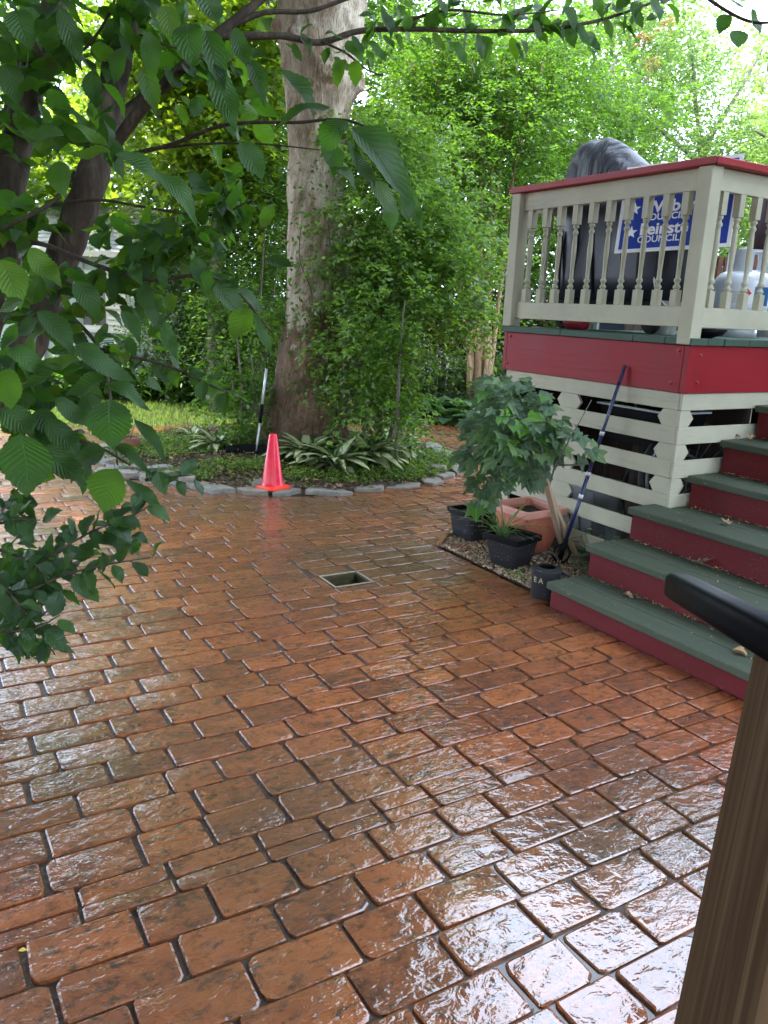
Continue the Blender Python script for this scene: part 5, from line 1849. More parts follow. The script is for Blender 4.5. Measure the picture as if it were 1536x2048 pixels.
def hosta(name, label, group, p, meshes, n, L0, L1, spread=1.0):
    t = thing(name, label, 'plant', tuple(p), 0, group)
    for k in range(n):
        a = k * 2.39996 + rnd.uniform(-.3, .3)
        f = (k + 0.5) / n
        el = R(74 - 56 * f + rnd.uniform(-9, 9))
        L = (L0 + (L1 - L0) * f) * rnd.uniform(.72, 1.06)
        ax = (math.cos(a) * math.cos(el), math.sin(a) * math.cos(el), math.sin(el))
        nn = (-math.cos(a) * math.sin(el), -math.sin(a) * math.sin(el), math.cos(el))
        place_leaf(meshes[k % 4], np.array(p) + np.array([math.cos(a), math.sin(a), 0]) * 0.03 * spread + np.array([0, 0, .01]), ax, nn, L, L * rnd.uniform(.85, 1.15), t)
    return t


for px, py, n, L, lab in ((612, 915, 46, .42, 'broad variegated hosta clump at the foot of the plane tree, just behind the cone'), (672, 935, 40, .38, 'low variegated hosta clump in front of the tree trunk'), (735, 920, 46, .42, 'variegated hosta clump to the right of the trunk at the stem foot'),
                          (790, 905, 40, .40, 'variegated hosta clump under the arching shrub stems'), (800, 855, 30, .34, 'bright yellowish hosta clump at the path side of the bed'), (432, 895, 30, .28, 'narrow leaved variegated hosta clump beside the black rake head'), (385, 875, 16, .2, 'small variegated hosta clump near the back path')):
    hosta('hosta', lab, 'variegated hostas in the bed', on_mound(px, py), hv, n, L * 0.8, L)
for px, py, dd, n, lab in ((850, 800, 11.8, 24, 'big green hosta clump across the path, left end of the border'), (900, 815, 11.6, 24, 'big green hosta clump across the path, middle of the border'), (940, 800, 11.8, 22, 'big green hosta clump below the tan myrtle stems'), (975, 830, 11.0, 18, 'big green hosta clump across the path close to the deck'),
                           (370, 760, 13.0, 16, 'pale hosta clump at the far edge of the lawn'), (270, 750, 13.0, 18, 'pale hosta clump before the sage shed')):
    p = at(px, py, dd)
    p[2] = 0.02
    hosta('hosta', lab, 'green hostas beyond the path', p, hg, n, .42, .55, 2.5)


def flower_spike(px, py, dd, h, lab):
    p = at(px, py, dd)
    p[2] = 0.0
    t = thing('flower_spike', lab, 'flower', tuple(p), 0, 'pale flower spikes above the hostas')
    MB().tube([(0, 0, 0), (0.01, 0, h * .6), (0.03, 0.0, h)], [.006, .005, .003], 5).build('stem', MT['chive'], t)
    n = 26
    P = np.stack([rng.normal(size=n) * .015 + .02, rng.normal(size=n) * .015, rng.uniform(h * .6, h, n)], 1)
    V, Fc = leaf_cards(P, rng.normal(size=(n, 3)) + np.array([0, 0, -.5]), rng.normal(size=(n, 3)), rng.uniform(.03, .05, n), rng.uniform(.02, .03, n))
    link('blossoms', fast_mesh('blossoms', V, Fc, MT['whiteflower']), t)


for px, h, dd, lab in ((845, .95, 12.3, 'pale flower spike at the left of the group beyond the path'), (858, 1.05, 12.2, 'tall pale flower spike beside the leftmost one'), (875, 1.0, 12.1, 'pale flower spike in the middle of the group beyond the path'), (892, .92, 12.2, 'pale flower spike leaning right beyond the path'), (905, .85, 12.4, 'short pale flower spike nearest the myrtle stems'),
                       (228, .95, 12.2, 'pale flower spike in front of the shed window'), (300, 1.0, 12.0, 'pale flower spike at the corner of the shed')):
    flower_spike(px, 740, dd, h, lab)


# ------------------------------------------------------------------ shrubs and trees of the garden
def shrub(name, label, stems, blobs, twigs, per, tl, L, W, mat, bark, group=None, droop=.6, up=.4, r0=.02, cat='shrub'):
    loc = np.array(stems[0][0], float)
    t = thing(name, label, cat, tuple(loc), 0, group)
    for s in stems:
        limb('stem', t, s, r0, 0.005, bark, 6)
    arr = sprays(rng, [((b[0] - loc), *b[1:]) for b in blobs], twigs, per, tl, L, W, droop, 1.8, up)
    crown_obj('foliage', [arr], mat, t)
    return t


def E_(px, py, d, rx, ry, rz, w=1.0):                  # a leafy mass seen about there
    return (at(px, py, d), (rx, ry, rz), w)


q = on_mound(765, 905)
shrub('garden_shrub', 'tall arching green shrub with grey stems beside the plane tree',
      [[q, at(745, 800, 8.0), at(770, 650, 8.0), at(800, 520, 8.0), at(830, 380, 8.0)], [q + np.array([.05, 0, 0]), at(800, 790, 8.0), at(850, 640, 7.9), at(905, 500, 7.9)], [q, at(700, 780, 7.9), at(690, 650, 7.9), at(700, 480, 7.9)], [q, at(760, 760, 8), at(775, 560, 8.2), at(760, 400, 8.2)],
       [on_mound(728, 880), at(728, 800, 7.9), at(722, 740, 7.9), at(735, 690, 7.8)], [on_mound(690, 890), at(690, 800, 7.8), at(680, 740, 7.8)]],
      [E_(800, 420, 8.1, .55, .45, .50), E_(850, 560, 7.9, .55, .4, .38, 1.1), E_(790, 700, 7.9, .45, .4, .35), E_(730, 560, 8.1, .30, .3, .5), E_(930, 480, 8.0, .35, .35, .32), E_(720, 700, 7.75, .28, .2, .12, 1.5), E_(900, 640, 7.9, .35, .3, .15), E_(760, 800, 7.8, .3, .3, .25), E_(760, 300, 8.3, .45, .4, .45)],
      2200, 13, 0.34, 0.060, 0.038, MT['shrubleaf'], MT['barkgrey'], r0=.028)
q = on_mound(790, 935)
shrub('young_shrub', 'slender leafy shoot rising at the front of the bed beside the hostas', [[q, at(795, 830, 7.2), at(800, 700, 7.2), at(810, 600, 7.2)]],
      [E_(800, 700, 7.2, .13, .12, .26), E_(805, 820, 7.2, .15, .12, .18)], 150, 10, .18, .050, .034, MT['bgmid'], MT['barkgrey'])
q = on_mound(482, 885)
shrub('bed_sapling', 'thin leafy sapling at the left of the plane tree by the black rake',
      [[q, at(484, 800, 8.1), at(478, 720, 8.1), at(470, 620, 8.1)], [q, at(470, 800, 8.1), at(450, 700, 8.2)], [q, at(510, 800, 8.2), at(500, 700, 8.2)]],
      [E_(480, 790, 8.1, .2, .2, .28), E_(460, 700, 8.2, .25, .2, .25), E_(500, 640, 8.3, .3, .25, .25), E_(470, 850, 8.0, .22, .2, .1)], 260, 11, .26, .060, .036, MT['bgmid'], MT['barkgrey'])

# feathery evergreens beyond the lawn, left of the plane tree
for lab, px, d, h0_, bl in (('feathery dark evergreen beyond the lawn, next to the shed', 400, 12.5, 0, [E_(400, 560, 12.5, .8, .7, .8), E_(380, 680, 12.5, .7, .6, .6), E_(420, 430, 12.7, .8, .7, .8)]),
                            ('feathery green evergreen behind the plane tree on its left', 515, 11.5, 0, [E_(515, 500, 11.5, .6, .6, .8), E_(500, 640, 11.5, .7, .6, .6), E_(530, 380, 11.6, .6, .6, .7)])):
    q = at(px, 780, d)
    q[2] = 0
    shrub('evergreen_shrub', lab, [[q, q + np.array([0, 0, 1.0]), q + np.array([0.1, 0, 2.6])], [q, q + np.array([.2, .1, 1.2]), q + np.array([.4, .2, 2.2])]], bl, 1700, 14, 0.45, 0.075, 0.030, MT['bgdark'] if px < 450 else MT['bgmid'], MT['barkgrey'], 'evergreens beyond the lawn', droop=.9, r0=.04)
for lab, px, py, d, w in (('leafy perennial clump at the far edge of the lawn before the shed', 300, 740, 12.4, .5), ('leafy perennial clump between lawn and dark fence', 400, 740, 12.2, .5), ('leafy perennial clump behind the sapling', 470, 745, 11.8, .35), ('low leafy clump under the shed window', 200, 750, 12.3, .5), ('low leafy clump at the end of the lawn behind the elm', 90, 760, 12.0, .6)):
    q = at(px, py, d)
    q[2] = 0
    shrub('border_plant', lab, [[q, q + np.array([0, 0, .3])]], [(q + np.array([0, 0, .32]), (w, w * .6, .30))], 160, 10, .25, .10, .06, MT['bgmid'], MT['barkgrey'], 'leafy clumps at the far edge of the lawn', r0=.01)
for lab, px, py, d, w in (('low bushy clump behind the pale flower spikes', 880, 740, 13.0, .6), ('low bushy clump between the path and the peach house', 780, 740, 12.6, .6), ('low bushy clump at the foot of the myrtle', 990, 770, 12.6, .5)):
    q = at(px, py, d)
    q[2] = 0
    shrub('border_plant', lab, [[q, q + np.array([0, 0, .3])]], [(q + np.array([0, 0, .4]), (w, w * .6, .42))], 240, 11, .3, .075, .045, MT['bgdark'], MT['barkgrey'], 'bushy clumps beyond the path', r0=.01)

# crape myrtle with a sheaf of tan stems
q = at(955, 790, 12.4)
q[2] = 0
cm = thing('crape_myrtle', 'crape myrtle with a sheaf of smooth tan stems beyond the path', 'tree', tuple(q))
for k, (dx, dt, tx, rr) in enumerate(((-.14, 0, 905, .045), (-.08, .05, 935, .06), (-.02, .0, 948, .075), (.05, .04, 962, .07), (.11, -.02, 985, .055), (.17, .03, 1030, .045), (.05, -.06, 1000, .045), (-.05, .1, 880, .04))):
    b0 = q + np.array([dx * RX[0], dx * RX[1], 0]) + np.array([0, dt, 0])
    limb('stem', cm, [b0, b0 + np.array([dx * .2, 0, .8]), at((tx + 955) / 2 + dx * 60, 560, 12.4), at(tx, 330, 12.4), at(tx + (tx - 955) * .8, 120, 12.4)], rr, .02, MT['barkmyrtle'], 8, wob=.01)
arr = sprays(rng, [(at(x, y, d) - q, r) for x, y, d, r in ((880, 330, 12.2, (.9, .8, .7)), (980, 260, 12.4, (1.0, .8, .8)), (1060, 200, 12.6, (.9, .8, .7)), (930, 130, 12.6, (1.1, .9, .7)), (1060, 380, 12.2, (.6, .7, .5)), (850, 200, 12.8, (.8, .8, .7)), (960, 480, 12.0, (.6, .5, .35)), (1120, 120, 12.8, (.8, .8, .6)))], 3600, 14, .5, .064, .040, droop=.5, shell=1.7, up=.5)
crown_obj('crown', [arr], MT['bgmid'], cm)


def tree(name, label, base, top_pts, blobs, twigs, per, tl, L, W, mat, bark, r0, group='trees round the garden', up=.3, droop=.5):
    loc = np.array(base, float)
    t = thing(name, label, 'tree', tuple(loc), 0, group)
    for i, s in enumerate(top_pts):
        limb('trunk' if i == 0 else 'branch', t, s, r0 if i == 0 else r0 * .5, .02, bark, 8)
    arr = sprays(rng, [((b[0] - loc), *b[1:]) for b in blobs], twigs, per, tl, L, W, droop, 1.7, up)
    crown_obj('crown', [arr], mat, t)
    return t


def base_of(px, d):
    q = at(px, 800, d)
    q[2] = 0
    return q


# broad-leaved trees behind the elm: bright with light coming through
q = base_of(430, 11.5)
tree('maple_tree', 'bright maple with sunlit lobed leaves behind the elm and left of the plane tree', q, [[q, at(430, 600, 11.5), at(440, 300, 11.5), at(430, 50, 11.5)], [at(438, 420, 11.5), at(330, 250, 11.2), at(260, 150, 11)], [at(438, 400, 11.5), at(520, 250, 11.5), at(560, 100, 11.5)]],
     [E_(430, 170, 11.2, 1.1, .8, .8), E_(330, 320, 11.0, .9, .8, .55), E_(500, 330, 11.2, .6, .6, .6), E_(300, 120, 11.4, .9, .8, .7), E_(520, 60, 11.5, .9, .8, .7), E_(420, 20, 11.4, 1.2, .9, .6)], 1500, 11, .55, .115, .105, MT['bgbright'], MT['barkgrey'], .13)
q = base_of(100, 13.5)
tree('maple_tree', 'bright maple over the shed roof, seen between the two elm stems', q, [[q, at(110, 500, 13.5), at(120, 200, 13.5)], [at(112, 420, 13.5), at(200, 250, 13.2)]],
     [E_(60, 330, 13.2, .9, .8, .5), E_(190, 380, 13.4, .9, .8, .45), E_(240, 230, 13.2, .8, .8, .5, .8), E_(-60, 300, 13.4, 1.0, .8, .8, .8), E_(110, 60, 13.8, .9, .8, .4, .5)], 760, 11, .55, .115, .10, MT['bgbright'], MT['barkgrey'], .12)
q = base_of(640, 15.5)
tree('garden_tree', 'leafy green tree standing behind the plane trunk', q, [[q, at(650, 500, 15.5), at(660, 150, 15.5)], [at(650, 400, 15.5), at(760, 200, 15.3)]],
     [E_(760, 150, 15.2, 1.2, 1, 1.0), E_(690, 350, 15.5, 1.1, 1, .9), E_(560, 250, 15.5, 1.2, 1, 1.1), E_(820, 330, 15.0, 1.0, .9, .9), E_(740, 20, 15.5, 1.4, 1, .8), E_(620, 560, 15.5, 1.3, .9, .7)], 2100, 12, .6, .10, .062, MT['bgmid'], MT['barkgrey'], .14)
q = base_of(1130, 14.5)
tree('garden_tree', 'airy green tree with dark forked branches behind the deck', q, [[q, at(1120, 500, 14.5), at(1100, 320, 14.5), at(1060, 120, 14.5)], [at(1110, 400, 14.5), at(1180, 250, 14.3), at(1230, 120, 14.3)], [at(1100, 330, 14.5), at(1020, 200, 14.5), at(1010, 60, 14.5)], [at(1110, 420, 14.5), at(1060, 300, 14.4), at(1040, 200, 14.4)]],
     [E_(1080, 260, 14.3, .9, .8, .7), E_(1180, 330, 14.3, .9, .8, .6), E_(1100, 420, 14.2, .9, .8, .6), E_(1060, 560, 14.2, .8, .8, .8), E_(1200, 180, 14.6, .8, .8, .6, .7), E_(1290, 280, 14.2, .7, .7, .5), E_(1060, 90, 14.8, 1.0, .8, .6, .7)], 1700, 13, .5, .085, .048, MT['bgmid'], MT['barkgrey'], .10)
q = base_of(1420, 17)
tree('locust_tree', 'pale hazy locust tree rising behind the right end of the deck', q, [[q, at(1420, 500, 17), at(1400, 300, 17), at(1380, 60, 17)], [at(1405, 330, 17), at(1300, 240, 16.8), at(1240, 180, 16.8)], [at(1405, 300, 17), at(1480, 180, 17), at(1530, 90, 17)]],
     [E_(1330, 200, 16.6, 1.0, 1, .8), E_(1400, 120, 17, 1.1, 1, .8), E_(1450, 260, 16.6, 1.1, 1, .8), E_(1530, 330, 16.8, 1.0, 1, .8), E_(1330, 60, 17, 1.0, 1, .5, .8), E_(1400, 350, 16.6, 1.2, .9, .6), E_(1540, 200, 17.2, .9, .9, .5, .6), E_(1420, 480, 16.8, 1.4, .9, .9)], 2000, 13, .6, .095, .042, MT['bgpale'], MT['barkgrey'], .12)
q = base_of(1640, 15)
tree('locust_tree', 'pale leafy tree at the right edge beyond the deck', q, [[q, at(1640, 500, 15), at(1620, 250, 15)], [at(1632, 400, 15), at(1560, 300, 15), at(1510, 260, 15)]],
     [E_(1600, 330, 14.8, .9, .9, .8), E_(1560, 420, 14.8, .8, .8, .6), E_(1680, 240, 15, 1, 1, .7)], 700, 13, .55, .09, .045, MT['bgpale'], MT['barkgrey'], .1)
q = base_of(1280, 15.6)
wt = thing('withered_sapling', 'sapling with withered orange leaf sprays above the deck', 'tree', tuple(q))
limb('trunk', wt, [q, at(1262, 500, 15.6), at(1255, 250, 15.6), at(1285, 110, 15.6)], .03, .008, MT['barkgrey'])
for s in ([at(1258, 220, 15.6), at(1290, 150, 15.6)], [at(1262, 200, 15.6), at(1300, 140, 15.6), at(1330, 60, 15.6)]):
    limb('branch', wt, s, .012, .004, MT['barkgrey'], 5)
arr = sprays(rng, [(at(x, y, 15.5) - q, (.13, .13, .13)) for x, y in ((1275, 140), (1285, 75), (1335, 55), (1300, 110))], 40, 8, .2, .07, .025)
crown_obj('crown', [arr], MT['bgorange'], wt)
# far back row that closes the garden; tops raised out of view to darken reflections
for i, (px, d, top_, mat_, up_h, lab) in enumerate(((-150, 19, 330, 'bgmid', 3, 'far tree at the left end of the back row'), (270, 18, 160, 'bgmid', 8, 'far tree in the back row above the evergreens'), (520, 19, 60, 'planeleaf', 8, 'far bright tree in the back row left of the plane trunk'), (780, 20, 60, 'bgmid', 8, 'far tree in the back row right of the plane trunk'), (960, 19, 150, 'bgpale', 5, 'far pale tree in the back row behind the myrtle'), (1200, 21, 130, 'bgpale', 2, 'far pale tree in the back row above the grill'), (1480, 22, 130, 'bgpale', 1, 'far pale tree in the back row at the right'))):
    q = base_of(px, d)
    zt = at(px, top_, d)[2] + up_h
    bl = [(q + np.array([0, 0, zt * .72]), (2.0, 1.4, zt * .26), 1.0), (q + np.array([0, 0, zt * .38]), (2.3, 1.5, zt * .30), 1.1)]
    tree('back_row_tree', lab, q, [[q, q + np.array([0, 0, zt * .4]), q + np.array([.2, 0, zt * .85])]], bl, 1500, 12, .8, .15, .10, MT[mat_], MT['barkgrey'], .15, 'trees in the far back row')


# ------------------------------------------------------------------ shed, fence, house behind
ps = at(305, 760, 13.0)
shed = thing('garden_shed', 'sage green garden shed with ivory trim and bleached shingle roof', 'shed', (ps[0], ps[1], 0), FACE)
# local x runs to the right seen from the patio; the right wall corner is at x = 0
SWD, SHT = 3.4, 2.12
MB().box((-SWD, 0.021, 0), (-0.001, 2.2, SHT)).build('wall', MT['siding'], shed)
x = -SWD
while x < -0.05:
    w = min(0.235, -x)
    if not (-2.72 < x < -1.75) and not (-1.1 < x + w / 2 < -0.35):
        MB().box((x + .004, 0, 0.02), (x + w - .004, 0.02, SHT)).build('siding_panel', MT['siding'], shed, bevel=.003)
    elif -1.1 < x + w / 2 < -0.35:
        MB().box((x + .004, 0, 0.02), (x + w - .004, 0.02, 0.98)).build('siding_panel', MT['siding'], shed, bevel=.003)
    x += w
MB().box((-0.07, -0.018, 0), (0.02, -0.0005, SHT)).build('corner_trim', MT['shedtrim'], shed)
MB().box((0.0005, -0.0005, 0), (0.02, 0.09, SHT)).build('corner_trim', MT['shedtrim'], shed)
dr_ = MB().box((-2.62, -0.012, 0.02), (-1.83, 0.0205, 1.86)).build('door', MT['siding'], shed)
for k in range(4):
    MB().box((-2.60 + .195 * k, -0.020, 0.05), (-2.60 + .195 * k + .185, -0.0125, 1.83)).build('door_board', MT['siding'], dr_)
for lo, hi in (((-2.72, -.03, 0), (-2.625, 0.0, 1.86)), ((-1.825, -.03, 0), (-1.73, 0.0, 1.86)), ((-2.72, -.03, 1.865), (-1.73, 0, 1.96))):
    MB().box(lo, hi).build('door_trim', MT['shedtrim'], shed)
wf = MB().box((-1.15, 0.0, 1.02), (-0.32, 0.0205, 1.92)).build('window', MT['shedtrim'], shed)
MB().box((-1.08, -0.006, 1.08), (-0.72, -0.0005, 1.86)).build('pane', MT['glass'], wf)
for k in range(9):
    MB().box((-0.69, -0.02, 1.09 + .085 * k), (-0.38, -0.002, 1.155 + .085 * k), (R(-18), 0, 0), (-.5, -.01, 1.12 + .085 * k)).build('louvre', MT['shedtrim'], wf)
MB().box((-0.90, -0.016, 1.08), (-0.885, -0.0065, 1.86)).build('glazing_bar', MT['shedtrim'], wf)
MB().box((-1.20, -0.06, 0.97), (-0.28, -0.0005, 1.02)).build('sill', MT['shedtrim'], shed)
MB().box((-SWD - .1, -0.14, SHT), (0.12, -0.12, SHT + .09)).build('fascia', MT['shedtrim'], shed)
MB().add([(-SWD - .12, -.12, SHT + .06), (.14, -.12, SHT + .06), (.14, 1.1, SHT + .86), (-SWD - .12, 1.1, SHT + .86), (-SWD - .12, 2.32, SHT + .06), (.14, 2.32, SHT + .06)], [(0, 1, 2, 3), (3, 2, 5, 4)]).build('roof', MT['shingle'], shed)
b = MB()
for rw in range(12):
    f0 = rw / 12
    xx = -SWD - .12 - (rw % 2) * .09
    while xx < .12:
        w = rnd.uniform(.14, .22)
        ya, za = -.12 + 1.22 * f0, SHT + .06 + .8 * f0
        b.add([(xx + .003, ya - .012, za + .014 + rnd.uniform(0, .006)), (xx + w - .003, ya - .012, za + .014), (xx + w - .003, ya + .115, za + .083), (xx + .003, ya + .115, za + .083)], [(0, 1, 2, 3)])
        xx += w
b.build('shingles', MT['shingle'], shed)['kind'] = 'stuff'
MB().add([(0.0, 0.02, SHT), (0.0, 2.18, SHT), (0.0, 1.1, SHT + .78)], [(0, 1, 2)]).build('gable', MT['siding'], shed)
# the wire arch that stands before the shed
pa = at(225, 700, 12.6)
ar = thing('wire_arch', 'small dark wire garden arch standing in front of the shed', 'garden arch', (pa[0], pa[1], 0), FACE)
t = np.linspace(0, math.pi, 15)
for rr in (0.32, 0.26):
    MB().tube(np.concatenate([[(rr, 0, 0)], np.stack([rr * np.cos(t), 0 * t, .72 + rr * .45 * np.sin(t)], 1), [(-rr, 0, 0)]]), .006, 5).build('hoop', MT['blackplastic'], ar)
for k in range(9):
    x = -.24 + .06 * k
    MB().tube([(x, 0, 0), (x, 0, .72 + .45 * math.sqrt(max(.26 ** 2 - x * x, 0)))], .004, 4).build('wire', MT['blackplastic'], ar)

pf = at(312, 700, 15.0)
fe = thing('dark_fence', 'dark brown board fence along the back of the garden', 'fence', (pf[0], pf[1], 0), FACE)
for k in range(64):
    MB().box((k * .15, rnd.uniform(-.004, .004), 0.05), (k * .15 + .138, .02, 1.65 + rnd.uniform(-.02, .02))).build('fence_board', MT['fence'], fe)
for z in (.35, 1.35):
    MB().box((0, .0245, z), (9.6, .06, z + .09)).build('fence_rail', MT['fence'], fe)

ph = at(690, 640, 17.5)
ho = thing('peach_house', 'peach sided neighbour house glimpsed between trunk and shrub', 'house', (ph[0], ph[1], 0), FACE)
MB().box((-1.3, 0.03, 0), (1.6, 4, 2.7)).build('wall', MT['peach'], ho)
for k in range(18):
    MB().box((-1.3, 0.0, .15 * k + .002), (1.6, .029, .15 * k + .142), (R(3), 0, 0), (0, .03, .15 * k)).build('clapboard', MT['peach'], ho)
MB().box((-1.45, -.10, 2.7), (1.75, 4.1, 2.78)).build('eave', MT['pinktrim'], ho)
MB().add([(-1.5, -.2, 2.78), (1.8, -.2, 2.78), (1.8, 2, 3.5), (-1.5, 2, 3.5), (-1.5, 4.2, 2.78), (1.8, 4.2, 2.78)], [(0, 1, 2, 3), (3, 2, 5, 4)]).build('roof', MT['peach'], ho)
MB().box((-.10, -.03, 0), (.02, -.005, 2.2)).build('porch_post', MT['pinktrim'], ho)
wf = MB().box((.35, -.02, 1.0), (1.05, -.005, 2.1)).build('window', MT['shedtrim'], ho)
MB().box((.42, -.03, 1.07), (.98, -.0205, 2.03)).build('pane', MT['glass'], wf)

# ------------------------------------------------------------------ the elm at the left, near by
EB = at(-90, 980, 2.9)
elm = thing('elm_tree', 'young elm with two leaning stems and large toothed leaves, close by at the left', 'tree', (EB[0], EB[1], -0.02))
eo = np.array(elm.location)


def px_limb(name, pts, r0, r1, seg=10, wob=.012):
    return limb(name, elm, [at(*p) for p in pts], r0, r1, MT['barkelm'], seg, wob, 6)


g0 = eo + np.array([0, 0, 0.0])
limb('trunk', elm, [g0, at(-60, 900, 2.85), at(20, 760, 2.75), at(75, 640, 2.7), at(130, 500, 2.65), at(180, 370, 2.6), at(215, 220, 2.6), at(245, 80, 2.6), at(272, -20, 2.6), at(300, -160, 2.6), at(320, -420, 2.7)], .072, .030, MT['barkelm'], 12, .008, 6)
limb('trunk', elm, [g0 + np.array([-.05, .02, 0]), at(-80, 860, 2.95), at(-20, 620, 2.85), at(15, 470, 2.8), at(22, 350, 2.75), at(50, 220, 2.75), at(80, 100, 2.75), at(112, 0, 2.75), at(150, -160, 2.75), at(170, -420, 2.8)], .066, .036, MT['barkelm'], 12, .008, 6)
px_limb('branch', [(222, 300, 2.6), (290, 210, 2.55), (370, 130, 2.5), (440, 65, 2.5), (520, 0, 2.5), (600, -70, 2.5)], .021, .012)
px_limb('branch', [(205, 270, 2.6), (250, 225, 2.65), (320, 165, 2.7), (400, 110, 2.75)], .020, .010)
px_limb('branch', [(430, 72, 2.5), (500, 72, 2.52), (570, 72, 2.55), (640, 85, 2.6), (720, 62, 2.65), (820, 58, 2.7), (950, 62, 2.75), (1080, 60, 2.8), (1180, 45, 2.85), (1250, 25, 2.9), (1330, -5, 2.95)], .013, .004, 8)
px_limb('branch', [(455, 55, 2.5), (530, 25, 2.52), (620, 22, 2.55), (720, -8, 2.6), (850, -10, 2.7)], .010, .004, 8)
px_limb('twig', [(640, 82, 2.6), (690, 105, 2.55), (735, 140, 2.5), (765, 150, 2.48)], .005, .002, 6)
px_limb('twig', [(820, 40, 2.7), (900, 20, 2.7), (1010, 30, 2.75), (1120, 20, 2.8)], .006, .002, 6)
px_limb('twig', [(250, 310, 2.5), (340, 290, 2.35), (430, 255, 2.2), (500, 245, 2.1), (590, 245, 2.0), (690, 240, 1.95), (760, 275, 1.9), (820, 350, 1.9)], .007, .002, 7)
px_limb('twig', [(300, 300, 2.45), (400, 288, 2.3), (520, 288, 2.1), (640, 300, 1.98)], .0045, .0015, 6)
px_limb('twig', [(150, 345, 2.6), (110, 400, 2.5), (40, 440, 2.4), (0, 460, 2.4)], .008, .005, 7)
px_limb('twig', [(20, 480, 2.7), (90, 490, 2.5), (190, 530, 2.3), (300, 560, 2.1), (400, 550, 2.0), (470, 580, 1.95), (540, 660, 1.9)], .009, .002, 7)
px_limb('twig', [(90, 590, 2.6), (150, 640, 2.4), (200, 700, 2.1), (220, 790, 1.9), (235, 930, 1.8)], .008, .002, 7)
px_limb('twig', [(30, 730, 2.6), (60, 800, 2.2), (110, 860, 1.9), (190, 890, 1.8), (260, 930, 1.75)], .007, .002, 7)
px_limb('twig', [(60, 130, 2.75), (150, 110, 2.6), (200, 60, 2.6), (230, 0, 2.6)], .006, .004, 6)
px_limb('twig', [(0, 250, 2.9), (30, 160, 2.9), (45, 60, 2.9), (40, -40, 2.9)], .010, .008, 7)
px_limb('twig', [(280, 70, 2.6), (330, 90, 2.5), (380, 105, 2.45), (440, 140, 2.4)], .004, .002, 6)
px_limb('twig', [(105, 410, 2.5), (200, 400, 2.4), (320, 420, 2.3), (430, 430, 2.2), (500, 400, 2.15)], .006, .002, 6)
px_limb('twig', [(1380, -30, 2.3), (1450, 20, 2.25), (1510, 45, 2.2), (1580, 40, 2.2)], .006, .003, 6)
px_limb('twig', [(200, 700, 2.1), (330, 730, 2.0), (420, 770, 1.95), (470, 790, 1.95)], .005, .0015, 6)

EL = [leaf_mesh('leaf', MT['elm'], 0.62 + .05 * math.sin(s * 2.3), 9, 0.055, 0.06 + .05 * (s % 4), 0.06 + 0.09 * (s % 5), 1.25, seed=s, curl=.5 + .45 * (s % 3)) for s in range(9)]
